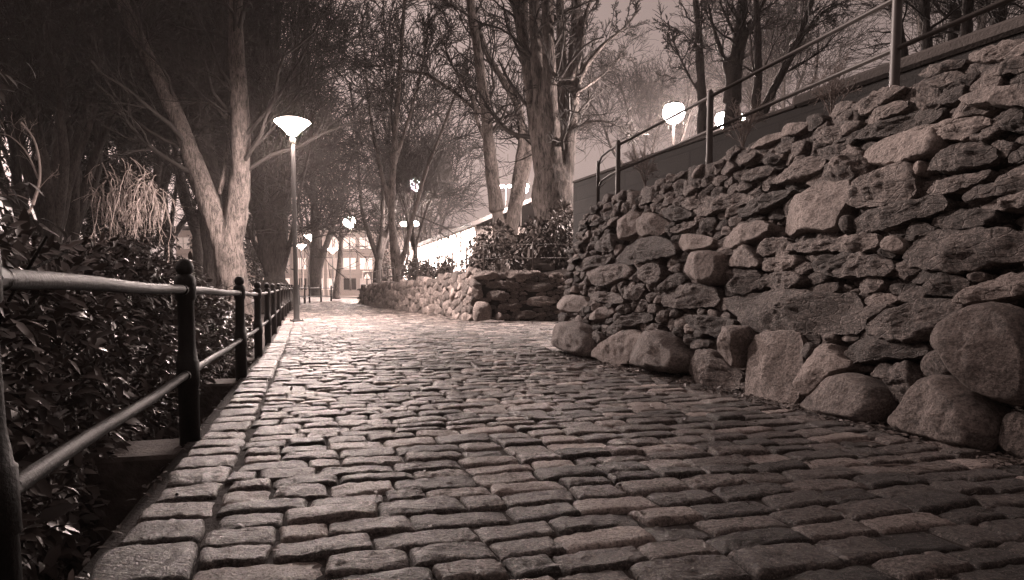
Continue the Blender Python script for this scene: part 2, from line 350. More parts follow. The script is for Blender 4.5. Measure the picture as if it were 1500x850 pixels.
# ------------------------------------------------------------------ land form
def prof(Y): return np.interp(Y,[9,13,17,35,60,100],[0,.06,.16,.44,.78,1.2])
def und(X,Y):
    X=np.asarray(X,float);Y=np.asarray(Y,float)
    return .018*pn(np.stack([X*.55,Y*.55,X*0+3.3],-1))*np.clip((38-Y)/5,0,1)
U=np.array([-.2873,.9578]); W=np.array([.9578,.2873])
def xl(Y): return np.interp(Y,[-40,24,31,37,42,50,60,90],[11.4,-7.8,-9.75,-10.9,-11.0,-10.2,-9,-9])
def wall2x(Y): return -1.0-.378*(Y-17)
def uw(X,Y): return X*U[0]+Y*U[1],X*W[0]+Y*W[1]
# ground: one sheet, its columns follow the path's left edge
q=np.concatenate([-np.geomspace(300,3.2,16),[-2.4,-1.8,-1.3,-.95,-.75,-.55,-.42,-.3,-.2,-.12,-.05,.05],np.arange(.5,12,.5),np.geomspace(12.5,320,14)])
yy=np.concatenate([-np.geomspace(200,8,8),np.arange(-6,20,.35),np.arange(20,70,1.),np.geomspace(71,600,14)])
QQ,YY=np.meshgrid(q,yy); XX=np.where(np.abs(QQ)<40,QQ+xl(YY),QQ+xl(YY)*1.0)
base=prof(YY)-.017
drop=np.interp(YY,[-10,3,8,14,20],[.62,.6,.5,.3,.12])
sl=np.interp(-QQ,[.05,.14,.32,1.2,4,14],[0,.45,.95,1.0,.9,.4])
ZZ=base-drop*sl*(QQ<.05)+.05*fbm(np.stack([XX*.6,YY*.6,XX*0],-1),3)*np.clip((-QQ-.15)*2,0,1)+np.where(QQ>.04,und(XX,YY),0)
far=np.clip((np.abs(XX)-30)/200,0,1); ZZ=ZZ+far*1.5*fbm(np.stack([XX*.02,YY*.02,XX*0],-1),2)
ny,nq=QQ.shape; I=np.arange(ny*nq).reshape(ny,nq)
FG=np.stack([I[:-1,:-1],I[:-1,1:],I[1:,1:],I[1:,:-1]],-1).reshape(-1,4)
ground=obj('ground',mesh_np('ground',np.stack([XX,YY,ZZ],-1),[FG]),M_SOIL); tag(ground,'dark bare soil of the park and sandy joints under the paving',None,None,'structure')
# ------------------------------------------------------------------ setts
rs=np.random.RandomState(3)
def sett_mesh(mb,C,A,Bh,rot,tone,sch,n,m,zt,depth=.026):
    "rounded, domed, rough paving stones; C (B,2) centres, A half length along W, Bh half depth along U"
    B=len(C)
    if not B: return
    a=np.sin(np.linspace(-1,1,n)*PI/2*.97)/math.sin(PI/2*.97); b=np.sin(np.linspace(-1,1,m)*PI/2*.97)/math.sin(PI/2*.97)
    a_,b_=np.meshgrid(a,b)
    sqx=a_*np.sqrt(1-.06*b_**6); sqy=b_*np.sqrt(1-.09*a_**6)
    e=np.clip((1-np.abs(a_)**12)*(1-np.abs(b_)**8),0,1)**.32
    tap=1-.02*rs.rand(B,1,1)
    skew=rs.uniform(-.12,.12,(B,1,1)); bow=rs.uniform(-.05,.05,(B,1,1))
    lx=A[:,None,None]*(sqx[None]*(1+skew*b_[None]*.5)); ly=Bh[:,None,None]*(sqy[None]*tap+bow*(1-a_**2)[None]+skew*.3*a_[None])
    cr,sr=np.cos(rot)[:,None,None],np.sin(rot)[:,None,None]
    w=lx*cr-ly*sr; u=lx*sr+ly*cr
    px=C[:,0,None,None]+w*W[0]+u*U[0]; py=C[:,1,None,None]+w*W[1]+u*U[1]
    off=rs.uniform(0,90,(B,1,1)); 
    q1=np.stack([lx*14+off,ly*14,off*1.7+0*lx],-1); q2=np.stack([lx*11+off,ly*62,off*.6+0*lx],-1)
    jit=.11*pn(np.stack([lx*9+off*3,ly*9,off+0*lx],-1))
    px=px+W[0]*jit*.10; py=py+W[1]*jit*.10
    dome=rs.uniform(.000,.007,(B,1,1))*(1-.55*a_**2-.45*b_**2)[None]
    tilt=rs.uniform(-.045,.045,(B,1,1))*lx+rs.uniform(-.05,.05,(B,1,1))*ly
    z=-depth+depth*e[None]+(dome+tilt+.0055*pn(q1)+.0050*pn(q1*3.3)+.0025*pn(q1*8)+sch[:,None,None]*.0042*pn(q2)+rs.normal(0,.0045,(B,1,1)))*np.minimum(1,e[None]*1.1)
    z=z+zt[:,None,None]
    V=np.stack([px,py,z],-1).reshape(-1,3)
    i=np.arange(n*m).reshape(m,n); f=np.stack([i[:-1,:-1],i[:-1,1:],i[1:,1:],i[1:,:-1]],-1).reshape(-1,4)
    F=(np.arange(B)*n*m)[:,None,None]+f[None]
    mb.add(V,[F.reshape(-1,4)],tone=np.repeat(tone,n*m),schist=np.repeat(sch,n*m))
rows=[];u=-4.
while u<47:
    d=RNG.choice([.135,.15,.16,.165,.17,.18,.195])*RNG.uniform(.94,1.06)
    rows.append((u+d/2,d)); u+=d
S=[]
def wl(u): return float(np.interp(u,[25,32.4,38.6,43.4,48],[-.325,-.2,.25,1.5,3]))
for u,d in rows:
    w=wl(u)+RNG.uniform(-.01,.03); first=True
    while w<9:
        l=RNG.uniform(.19,.34)*(RNG.uniform(.55,.8) if RNG.random()<.10 else 1)
        if first: l*=RNG.uniform(.6,1.1); first=False
        wc=w+l/2; X=u*U[0]+wc*W[0]; Y=u*U[1]+wc*W[1]+.0
        ok=(wc<3.46) if Y<9.55 else (X<6.5) if Y<17.05 else (X<wall2x(Y)+.12) if Y<35.2 else X<-4
        if ok:
            wob=.022*math.sin(wc*1.3+u*.35)+.012*math.sin(wc*3.1+u)
            r=RNG.random(); tone=RNG.gauss(.40,.17)
            if r<.12: tone=RNG.uniform(.72,.98)
            elif r<.30: tone=RNG.uniform(.10,.28)
            sch=1. if RNG.random()<.52 else RNG.uniform(0,.3)
            if tone>.7: sch*=.3
            gp=RNG.uniform(.001,.006)
            S.append((X+wob*U[0],Y+wob*U[1],l/2-gp,d/2-RNG.uniform(.001,.005),RNG.gauss(0,.022),tone,sch))
        elif Y<9.55: break
        w+=l
S=np.array(S)
def lay(name,S,label):
    mb=MB(); Y=S[:,1]; hid=Y<.7
    dist=np.hypot(S[:,0],Y)
    for sel,n,m in (((dist<3.6)&~hid,19,13),((dist>=3.6)&(dist<6.5)&~hid,14,9),((dist>=6.5)&(dist<12)&~hid,9,7),((dist>=12)&(dist<22),7,5),((dist>=22)|((dist<12)&hid),6,4)):
        s=S[sel]
        sett_mesh(mb,s[:,:2],s[:,2],s[:,3],s[:,4],np.clip(s[:,5],0,1),np.clip(s[:,6],0,1),n,m,prof(s[:,1])+und(s[:,0],s[:,1]))
    o=mb.build(name,M_SETT); tag(o,label,None,None,'structure'); return o
lay('path',S,'worn granite sett paving of the park path')
K=[];u=-4.
while u<46:
    l=RNG.uniform(.20,.34); w0=wl(u)-.125
    X=(u+l/2)*U[0]+w0*W[0]; Y=(u+l/2)*U[1]+w0*W[1]
    K.append((X,Y,.115+RNG.uniform(-.008,.014),l/2-RNG.uniform(.006,.014),RNG.gauss(0,.03),RNG.gauss(.40,.14),1. if RNG.random()<.4 else .1)); u+=l
lay('kerb',np.array(K),'single course of edge stones along the left of the path')
# pale paving beyond the bend
pv=[(-16,38.5),(-4.2,38.5),(-4.2,36),(4,60),(2,84),(-40,84),(-40,66),(-20,55)]
mb=MB(); gx,gy=np.meshgrid(np.linspace(0,1,14),np.linspace(0,1,20))
PX=(xl(38+gy*44)+.2)*(1-gx)+(-4-gy*2)*gx - (1-gx)*np.clip(gy-.45,0,1)*40; PY=39+gy*44
i=np.arange(280).reshape(20,14)
mb.add(np.stack([PX,PY,prof(PY)-.006],-1),[np.stack([i[:-1,:-1],i[:-1,1:],i[1:,1:],i[1:,:-1]],-1).reshape(-1,4)])
tag(mb.build('forecourt_paving',M_PAVE),'pale paving of the open forecourt beyond the bend',None,None,'structure')
# hillside terraces behind the two walls
xs=np.concatenate([np.arange(-9,8,.2),np.geomspace(8,60,16)]); ys=np.concatenate([np.arange(-6,37,.2),np.geomspace(37,70,12)])
X,Y=np.meshgrid(xs,ys)
d1=(X-(.66+.2777*(9.5-Y)))*.9635            # behind wall one
e1=9.5-(Y-.29*(X-.66))*1.0                  # in front of its end face
inA=(d1>.48)&(e1>.30)
zA=1.98+np.clip(d1-1.7,0,60)*.05+.09*np.clip(d1-4,0,50)
d2=(X-wall2x(Y))*.935
inB=(d2>.3)&(Y>17.42)&(Y<34.7)
zB=prof(Y)+1.05-np.clip(Y-22,0,20)*.022+np.clip(d2-.5,0,60)*.13
corr=np.clip((X-5.2)/3.,0,1)
inC=(X>5.2)&(Y>9)&(Y<18)
zC=np.minimum(zA,zB)*corr-.3*(1-corr)
inD=(Y>=34.7)&(d2>1.5)
zD=prof(Y)+.1+np.clip(d2-1.5,0,60)*.10
Z=np.where(inA,zA,np.where(inB,zB,np.where(inC,zC,np.where(inD,zD,-.8))))
Z=Z+.05*fbm(np.stack([X*.9,Y*.9,X*0+4],-1),3)
ny,nx=X.shape; I=np.arange(ny*nx).reshape(ny,nx)
F=np.stack([I[:-1,:-1],I[:-1,1:],I[1:,1:],I[1:,:-1]],-1).reshape(-1,4)
keep=(Z.reshape(-1)[F]>-.55).any(1)
HZ=Z
tag(obj('hillside',mesh_np('hillside',np.stack([X,Y,Z],-1),[F[keep]]),M_TURF),'dark turf terraces held up by the two stone walls',None,None,'structure')
def hill(x,y):
    "height of the terraces at a point"
    ix=int(np.argmin(abs(xs-x))); iy=int(np.argmin(abs(ys-y))); z=float(HZ[iy,ix])
    if z<-.3:
        z=float(prof(y))
        q_=x-float(xl(y))
        if q_<0: z-=float(np.interp(y,[-10,3,8,14,20],[.62,.6,.5,.3,.12])*np.interp(-q_,[.05,.14,.32,1.2,4,14],[0,.45,.95,1.0,.9,.4]))
    return z
# ------------------------------------------------------------------ dry stone walls
def clip(poly,a,b,c):
    "keep a*x+b*y<=c"
    out=[];n=len(poly)
    for i in range(n):
        p=poly[i];r=poly[(i+1)%n];dp=a*p[0]+b*p[1]-c;dr=a*r[0]+b*r[1]-c
        if dp<=0: out.append(p)
        if (dp<0)!=(dr<0) and dp!=dr:
            t=dp/(dp-dr); out.append((p[0]+t*(r[0]-p[0]),p[1]+t*(r[1]-p[1])))
    return out
def cells(seeds,wt,R):
    "power cells of seeds (numpy (n,2)); R search radius"
    res=[]
    for i,(x,y) in enumerate(seeds):
        d=seeds-seeds[i]; dd=(d**2).sum(1); nb=np.argsort(dd)[1:22]
        poly=[(x-R,y-R),(x+R,y-R),(x+R,y+R),(x-R,y+R)]
        for j in nb:
            if dd[j]>4*R*R or len(poly)<3: continue
            k=(dd[j]+wt[i]-wt[j])/2
            poly=clip(poly,d[j,0],d[j,1],k+d[j,0]*x+d[j,1]*y)
        res.append(poly if len(poly)>2 else None)
    return res
def scatter(x0,x1,y0,y1,r,rng,tries=30):
    "Poisson-like points"
    cell=r/1.42; gridd={}; pts=[]
    n=int((x1-x0)*(y1-y0)/(r*r)*tries)
    for _ in range(n):
        x=rng.uniform(x0,x1);y=rng.uniform(y0,y1);ix,iy=int(x/cell),int(y/cell); ok=True
        for a in range(ix-2,ix+3):
            for b in range(iy-2,iy+3):
                for p in gridd.get((a,b),()):
                    if (p[0]-x)**2+(p[1]-y)**2<r*r: ok=False;break
                if not ok:break
            if not ok:break
        if ok: gridd.setdefault((ix,iy),[]).append((x,y)); pts.append((x,y))
    return np.array(pts)
def resample(poly,N,it):
    P=np.array(poly,float)
    for _ in range(it):
        Q=np.roll(P,-1,0); P=np.stack([P*.78+Q*.22,P*.22+Q*.78],1).reshape(-1,2)
    Q=np.vstack([P,P[:1]]); L=np.concatenate([[0],np.cumsum(np.linalg.norm(np.diff(Q,axis=0),axis=1))])
    t=np.linspace(0,L[-1],N,endpoint=False)
    return np.stack([np.interp(t,L,Q[:,0]),np.interp(t,L,Q[:,1])],1)
def inside(p,poly):
    c=False;n=len(poly)
    for i in range(n):
        a=poly[i];b=poly[i-1]
        if (a[1]>p[1])!=(b[1]>p[1]) and p[0]<(b[0]-a[0])*(p[1]-a[1])/(b[1]-a[1])+a[0]: c=not c
    return c
srng=np.random.RandomState(8)
def stone(mb,plane,poly,kind,D,N,R,base,shrink=.0,tone=None):
    "one wall stone: an outline on the wall face swelling out by D, with broken facets and layered grain"
    O,d,tv,n=plane
    P=resample(poly,N,2 if kind=='b' else 1)
    c=P.mean(0); size=math.sqrt(max(1e-4,np.prod(P.max(0)-P.min(0))))
    off=srng.uniform(0,200,3)
    ang=np.arctan2(*(P-c).T[::-1])
    # irregular outline
    j1=pn(np.stack([P[:,0]/size*3.2+off[0],P[:,1]/size*3.2,P[:,0]*0+off[1]],-1)); j2=pn(np.stack([P[:,0]/size*9+off[1],P[:,1]/size*9,P[:,0]*0],-1))
    P=c+(P-c)*(1-shrink/max(size,.03)+(.05 if kind=='b' else .075)*j1+(.015 if kind=='b' else .085)*j2)[:,None]
    rho=np.sin(np.linspace(1,0,R+1)*PI/2); 
    pw=2.7 if kind=='b' else 3.2 if kind=='g' else 2.8
    z=(1-rho**pw)**(.5 if kind=='b' else .42)
    G=c[None,None]+(P-c)[None]*rho[:,None,None]; Zg=np.repeat(z[:,None],N,1)
    rel=(G-c)/size
    nf=5 if kind=='b' else 5 if kind=='g' else 7
    for k in range(nf):
        a=srng.uniform(0,2*PI); s_=srng.uniform(.2,.9) if kind=='b' else srng.uniform(.25,1.7); o_=srng.uniform(.74,1.0) if kind=='b' else srng.uniform(.62,.98)
        pl=o_-s_*(rel[...,0]*math.cos(a)+rel[...,1]*math.sin(a)*(1 if kind!='s' else 2))
        Zg=np.minimum(Zg,np.maximum(pl,-.1))
    Zg=Zg*D
    tl=srng.uniform(-.22,.22,2)*(1 if kind!='b' else .5); Zg=Zg+(tl[0]*rel[...,0]+tl[1]*rel[...,1])*D*1.4
    q=np.stack([G[...,0],G[...,1],Zg],-1)
    th=srng.uniform(-.25,.25)+.12; ct,st_=math.cos(th),math.sin(th)
    s1=q[...,0]*ct+q[...,1]*st_; t1=-q[...,0]*st_+q[...,1]*ct
    if kind=='s':
        lay_=pn(np.stack([s1*5+off[0],t1*42,q[...,2]*6+off[2]],-1))+.6*pn(np.stack([s1*9+off[1],t1*85,q[...,2]*10],-1))
        lay_=np.sign(lay_)*np.abs(lay_)**.6
        dz=.008*lay_+.026*fbm(q*9+off,4)
        rag=.012*fbm(q*16+off[::-1],2)
    elif kind=='g':
        dz=.017*fbm(q*9+off,4)+.004*pn(q*60+off); rag=.006*fbm(q*14+off[::-1],2)
    else:
        dz=.034*fbm(q*4.5+off,5)+.005*pn(q*50+off); rag=.010*fbm(q*9+off[::-1],3)
    amp=min(1.,size/.22)
    Zg=Zg+dz*amp*np.minimum(1,.35+1.2*(1-rho[:,None]))
    G=G+(rag*amp)[...,None]*np.array([.5,1.])
    # skirt into the wall
    sk=c+(P-c)*.93; back=np.full((1,N),-.16)
    G=np.concatenate([sk[None],G]); Zg=np.concatenate([back,Zg])+base
    V=O+G[...,0,None]*d+G[...,1,None]*tv+Zg[...,None]*n
    V=V.reshape(-1,3); i=np.arange(N);j=(i+1)%N
    F=np.concatenate([np.stack([k*N+i,k*N+j,(k+1)*N+j,(k+1)*N+i],1) for k in range(R+1)])
    mb.add(V,[F],tone=np.clip(srng.normal(.42,.22) if tone is None else tone,.02,1),schist=1. if kind=='s' else .25 if kind=='g' else .1)
def vec(*a): return np.array(a,float)
def plane_of(O,dirxy,out,batter):
    d=vec(dirxy[0],dirxy[1],0);d/=np.linalg.norm(d); n0=vec(out[0],out[1],0); n0/=np.linalg.norm(n0)
    b=math.radians(batter); return (vec(*O),d,-math.sin(b)*n0+vec(0,0,math.cos(b)),math.cos(b)*n0+vec(0,0,math.sin(b)))
def fill(mb,plane,s0,s1,inreg,r,asp,base,kindp,traced=(),lod=None,rng=RNG,shrink=.010,dfac=.42,rot=.07):
    "pack rubble into a region of the wall face"
    cr,sr=math.cos(rot),math.sin(rot)
    def fw(s,t): a=s*cr+t*sr;b=-s*sr+t*cr; return a,b*asp
    def bw(a,b): b=b/asp; return a*cr-b*sr,a*sr+b*cr
    tmax=3.2
    pts=scatter(s0-1,s1+1,-1.5*asp,tmax*asp,r,rng)
    wt=np.array([rng.uniform(-.5,.5)*r*r*.55 for _ in pts])
    for p,poly in zip(pts,cells(pts,wt,r*2.4)):
        if poly is None: continue
        st_=bw(*p)
        if not inreg(*st_): continue
        if any(bb[0]<st_[0]<bb[2] and bb[1]<st_[1]<bb[3] and inside(st_,tp) for tp,bb in traced): continue
        pl=[bw(*v) for v in poly]
        A=np.array(pl); w=A.max(0)-A.min(0)
        sz=math.sqrt(w[0]*w[1]); k=rng.random(); kind='s' if k<kindp[0] else 'g' if k<kindp[0]+kindp[1] else 'b'
        N,R=lod(st_[0],sz) if lod else (14,4)
        stone(mb,plane,pl,kind,max(.03,min(w)*dfac),N,R,base+rng.uniform(-.03,.03),shrink)
# ---- wall one: the tall wall along the right of the path
TRACED=[]
for ln in STONES.strip().split('\n'):
    k,*pp=ln.split(); _a=np.array([tuple(map(float,p.split(','))) for p in pp]); _a=_a.mean(0)+(_a-_a.mean(0))*(1.05 if k=='b' else 1.08); TRACED.append((k,[tuple(q) for q in _a]))
def bbox(pl): a=np.array(pl); return (*a.min(0),*a.max(0))
PA=plane_of((.66,9.5,0),(.2777,-1),(-1,-.2777),9)
wallA=thing('stone_wall','tall dry stone wall of big boulders and layered rubble along the right of the path','stone wall',(.66,9.5,0))
def setparent(o,root): o.parent=root; o.matrix_parent_inverse.identity(); o.data.transform(__import__('mathutils').Matrix.Translation(-Vector(root.location))); return o
def lodA(s,sz):
    Yd=9.5-s*.9635; px=680/max(2.2,Yd)*sz          # size in pixels
    N=int(min(64,max(18,px*1.3))); return N,int(min(22,max(6,px*.42)))
topA=lambda s: np.interp(s,[-.6,-.21,0,.45,2.2,3.8,4.6,6.2,9],[1.2,1.62,1.9,2.02,2.03,2.1,2.1,2.13,2.1])
lefA=lambda t: np.interp(t,[0,.22,.42,.82,1.2,1.65,1.92,2.1],[-.13,-.3,-.26,-.26,-.29,-.2,0,.4])
mb=MB(); trc=[(pl,bbox(pl)) for k,pl in TRACED]
bould=[]
for k,pl in TRACED:
    a=np.array(pl); w=a.max(0)-a.min(0); sz=math.sqrt(w[0]*w[1]); N,R=lodA(a[:,0].mean(),sz)
    D=min(.2,max(.05,min(w)*.46)) if k=='b' else min(.13,max(.05,min(w)*.42))
    if k=='b' and sz>.3: bould.append((pl,D,N,R))
    else: stone(mb,PA,pl,k,D,N,R,.0,.0,tone=(srng.uniform(.62,.95) if k=='g' else None))
for sg in (1,):
    fill(mb,PA,-.4,9.,lambda s,t: lefA(t)<s<8.8 and -.05<t<topA(s),.160,1.95,-.045,(.74,.22),trc,lodA,random.Random(4),rot=.10)
fill(mb,PA,-.4,7.,lambda s,t: lefA(t)+.1<s<7 and 0<t<topA(s)-.06,.085,1.7,-.125,(.7,.2),(),lambda s,z:(12,4),random.Random(6),dfac=.6)
# return face round the far corner
PE=plane_of((.66,9.80,0),(.96,.28),(-.28,.96),9)
fill(mb,PE,0,6,lambda s,t: .12<s<5 and -.05<t<1.85,.17,1.9,-.14,(.7,.2),(),lambda s,z:(16,5),random.Random(9),rot=0)
setparent(mb.build('rubble',M_ROCK),wallA)
for pl,D,N,R in bould:
    b_=MB(); stone(b_,PA,pl,'b',D*1.25,N,R,.03,0,tone=srng.uniform(.42,.72)); setparent(b_.build('boulder',M_BOULDER),wallA)
# cap stones lying along the top edge
mb=MB(); s=.35; crg=random.Random(21)
PT=(PA[0]+PA[2]*2.0,PA[1],-PA[3]*.98+PA[2]*.1,PA[2])
while s<8.6:
    l=crg.uniform(.22,.6); dp=crg.uniform(.25,.4); z0=float(topA(s+l/2))-2.0-.05
    pl=[(s+.01,.05),(s+l*.5,.02+crg.uniform(-.03,.03)),(s+l-.01,.05),(s+l-.02,dp),(s+l*.4,dp+.04),(s+.02,dp-.03)]
    N,R=lodA(s,l*.7); stone(mb,PT,pl,'s' if crg.random()<.7 else 'g',crg.uniform(.05,.11),N,R,z0,.0)
    s+=l
setparent(mb.build('cap_stones',M_ROCK),wallA)
mb=MB()
def slab(pl,s0,s1,t0,t1,n0,n1):
    O,d,tv,n=pl; V=[O+d*a+tv*b+n*c for a in(s0,s1) for b in(t0,t1) for c in(n0,n1)]
    mb.add(V,[[(0,1,3,2),(4,6,7,5),(0,4,5,1),(2,3,7,6),(0,2,6,4),(1,5,7,3)]])
slab(PA,.12,8.8,-.2,1.98,-.55,-.15); slab(PE,.35,5,-.2,1.85,-.5,-.15)
setparent(mb.build('earth_core',M_CORE,smooth=False),wallA)
# ---- wall two: the lower wall beyond the side path
wallB=thing('stone_wall','low rounded rubble wall with a squared corner beyond the side path, under the thin pipe rail','stone wall',(-1,17,.16))
PB1=plane_of((-1,17,.10),(-.3535,.9354),(-.9354,-.3535),5); LB=19.25
PB2=plane_of((-1,17,.10),(1,.015),(.015,-1),4)
PB3=plane_of((-7.8,35.0,.38),(1,.2),(-.2,1),3)
hB=lambda s: np.interp(s,[0,.6,3,10,19.3],[1.30,1.30,1.20,1.05,.90])
zsB=lambda s: float(np.interp(s,[0,19.3],[0,.32]))
mb=MB(); rB=random.Random(31)
fill(mb,PB1,-.1,LB,lambda s,t: -.02<s<LB and zsB(s)-.1<t<zsB(s)+hB(s),.215,1.12,-.02,(.15,.35),(),lambda s,z:(20,6) if s<8 else (12,4),rB,dfac=.40,rot=.0)
fill(mb,PB1,.1,LB-.2,lambda s,t: .1<s<LB-.2 and zsB(s)<t<zsB(s)+hB(s)-.06,.14,1.1,-.10,(.4,.35),(),lambda s,z:(9,3),rB,rot=0)
corn=[('b',[(.02,.0),(.02,.42),(.12,.58),(.42,.56),(.52,.3),(.46,.02)]),('g',[(-.02,.62),(.0,.98),(.22,1.0),(.30,.66),(.18,.6)]),('s',[(.34,.6),(.36,.8),(.72,.84),(.98,.72),(.9,.56)]),
 ('s',[(.3,.88),(.34,1.04),(.9,1.08),(1.25,1.0),(1.2,.86)]),('s',[(.0,1.1),(.05,1.3),(.5,1.33),(.72,1.2),(.5,1.08)]),('s',[(.78,1.14),(.8,1.32),(1.4,1.34),(1.6,1.2),(1.4,1.1)]),
 ('b',[(.56,.04),(.58,.26),(.72,.3),(.84,.12),(.78,.02)]),('s',[(.62,.36),(.66,.5),(1.2,.54),(1.3,.4),(1.0,.34)]),('s',[(.95,.12),(1.0,.3),(1.5,.34),(1.72,.22),(1.5,.1)]),
 ('s',[(1.3,.8),(1.35,1.02),(1.9,1.05),(2.1,.9),(1.8,.78)]),('s',[(1.35,.44),(1.4,.66),(1.9,.7),(2.2,.56),(1.9,.42)])]
trB=[(p,bbox(p)) for k,p in corn]
for k,p in corn:
    stone(mb,PB2,p,k,.11 if k!='b' else .17,30,9,.02,.006,tone=rB.uniform(.35,.65))
fill(mb,PB2,0,6.6,lambda s,t: -.02<s<6.4 and -.05<t<1.28,.185,2.1,-.03,(.75,.2),trB,lambda s,z:(24,7),rB,rot=.0)
fill(mb,PB3,0,2.6,lambda s,t: 0<s<2.5 and -.05<t<.88,.2,1.8,-.03,(.6,.3),(),lambda s,z:(12,4),rB,rot=0)
def shift(root):
    return root
setparent(mb.build('rubble',M_ROCK),wallB)
mb=MB(); slab(PB1,.1,LB-.1,-.2,1.12,-.5,-.12); slab(PB2,.15,6.4,-.2,1.2,-.5,-.12); setparent(mb.build('earth_core',M_CORE,smooth=False),wallB)
# a flat step stone at the wall corner
st_=thing('step_stone','flat worn slab lying on the setts at the foot of the low wall corner','step',(-.45,16.62,.15)); mb=MB(); stone(mb,(vec(0,0,0),vec(1,0,0),vec(0,1,0),vec(0,0,1)),[(-.55,-.16),(.5,-.2),(.62,.08),(.1,.2),(-.5,.16)],'s',.07,32,9,.0,0,.4); mb.build('slab',M_ROCK,st_)
# ------------------------------------------------------------------ railings
def between(mb,a,b,r,n=10): mb.tube([a,b],r,n)
def lfence(Y): return float(xl(Y))-.045
PY=[-1.1,1.34,3.64,6.55,8.9,11.1,13.3,15.6,17.9,20.2,22.6,25,27.4,29.8,32.2,34.6,37,39.4,41.8]
rail=thing('railing','dark iron pipe railing with ball topped posts along the left edge of the path','railing',(lfence(1.41),1.41,0))
pm=MB().lathe([(.0,-.42),(.052,-.42),(.052,.28),(.058,.285),(.058,.42),(.052,.425),(.043,.50),(.041,.74),(.052,.755),(.054,.83),(.052,.86),(.040,.875),(.024,.885),(.022,.895)],20).mesh('post')
fm=MB().lathe([(.001,.876)]+[(.046*math.sin(a),.918-.046*math.cos(a)) for a in np.linspace(.45,PI-.001,12)],18).mesh('finial')
pm.materials.append(M_IRON); fm.materials.append(M_IRON)
RL=Vector(rail.location); pp=[]
for i,Y in enumerate(PY):
    z=float(prof(Y))-.01; p=Vector((lfence(Y),Y,z)); pp.append(p)
    a=obj('post',pm,None,rail,p-RL); a.rotation_euler=(RNG.uniform(-.012,.012),RNG.uniform(-.012,.012),RNG.uniform(0,6))
    obj('finial',fm,None,a)
for a,b in zip(pp[:-1],pp[1:]):
    for zz,r in ((.80,.023),(.35,.021)):
        A=a-RL+Vector((0,0,zz)); B=b-RL+Vector((0,0,zz)); mb=MB(); dv=(B-A).normalized()
        pts=[A.lerp(B,t)+Vector((0,0,.004*math.sin(t*9+i))) for t in np.linspace(0,1,7)]
        mb.tube([tuple(p) for p in pts],r,12,False)
        for e,s in ((A,1),(B,-1)): mb.tube([tuple(e+dv*s*.045),tuple(e+dv*s*.10)],r+.006,12)
        mb.build('rail',M_IRON,rail)
# concrete piers that carry the posts below the path edge
for i,(Y,sx,lab) in enumerate(((3.60,.50,'nearest mossy concrete pier under the first ball topped post'),(6.5,.42,'second mossy concrete pier below the railing, under the next post beyond the nearest'),(8.85,.4,'small concrete pier in the leaves under the third railing post'))):
    mb=MB(); mb.box((0,0,-.36),(sx,.46,.72),0,.02)
    me=mb.mesh('pier',False); o=obj('concrete_pier',me,M_CONC,None,(float(xl(Y))-.12-sx/2+.10,Y,-.05)); o.rotation_euler=(0,0,.29); tag(o,lab,'pier','concrete piers under the railing')
# upper railing on the tall wall
up=[at(905,285,8.78),at(1040,225,6.69),at(1310,125,4.53)]
dx=(up[2][0]-up[0][0])/(up[2][1]-up[0][1])
railU=thing('railing','pipe railing climbing the picture along the top of the tall stone wall','railing',tuple(up[0]))
R0=Vector(up[0]); ups=[Vector((up[0][0]+dx*(Y-up[0][1]),Y,2.09)) for Y in (8.78,6.69,4.53,2.4)]
pu=MB().lathe([(.0,-.35),(.034,-.35),(.034,.0),(.031,.02),(.031,.60),(.024,.63),(.008,.645),(.001,.646)],16).mesh('post'); pu.materials.append(M_STEEL)
for p in ups: obj('post',pu,None,railU,p-R0)
ep=Vector((1.16,9.32,2.03))
pe=MB().lathe([(.0,-.35),(.024,-.35),(.024,.52),(.02,.55),(.001,.555)],14).mesh('end_post'); pe.materials.append(M_STEEL); obj('post',pe,None,railU,ep-R0)
for z,r in ((.58,.016),(.26,.016)):
    for a,b in zip(ups[:-1],ups[1:]):
        mb=MB(); mb.tube([tuple(a-R0+Vector((0,0,z))),tuple(b-R0+Vector((0,0,z)))],r,12); mb.build('rail',M_STEEL,railU)
    mb=MB(); a=ups[0]+Vector((0,0,z)); b=ep+Vector((0,0,z-.08)); m_=a.lerp(b,.72)+Vector((-.02,.05,.05))
    mb.tube([tuple(p-R0) for p in (a,a.lerp(m_,.5)+Vector((0,0,.012)),m_,m_.lerp(b,.6)+Vector((0,.01,.0)),b)],r*.9,12); mb.build('curved_rail',M_STEEL,railU)
# thin rail on the low wall
railB=thing('railing','thin two bar pipe railing standing on the low rubble wall under the shrubs','railing',(-.85,17.3,1.3)); RB=Vector(railB.location)
O,d,tv,n=PB1
def onB(s): p=O+d*s+tv*(zsB(s)+hB(s)-.02)-n*.24; return Vector(p)
pts=[onB(s) for s in np.arange(.1,19,1.45)]; fr=[Vector((-.72+k,17.27,1.38)) for k in (1.25,2.9,4.6)]
pb=MB().lathe([(.0,-.2),(.02,-.2),(.02,.74),(.012,.765),(.001,.768)],10).mesh('post'); pb.materials.append(M_STEEL)
for p in pts+fr: obj('post',pb,None,railB,p-RB)
ch=fr[::-1]+pts
for z in (.70,.36):
    for a,b in zip(ch[:-1],ch[1:]):
        mb=MB(); mb.tube([tuple(a-RB+Vector((0,0,z))),tuple(b-RB+Vector((0,0,z)))],.013,8); mb.build('rail',M_STEEL,railB)
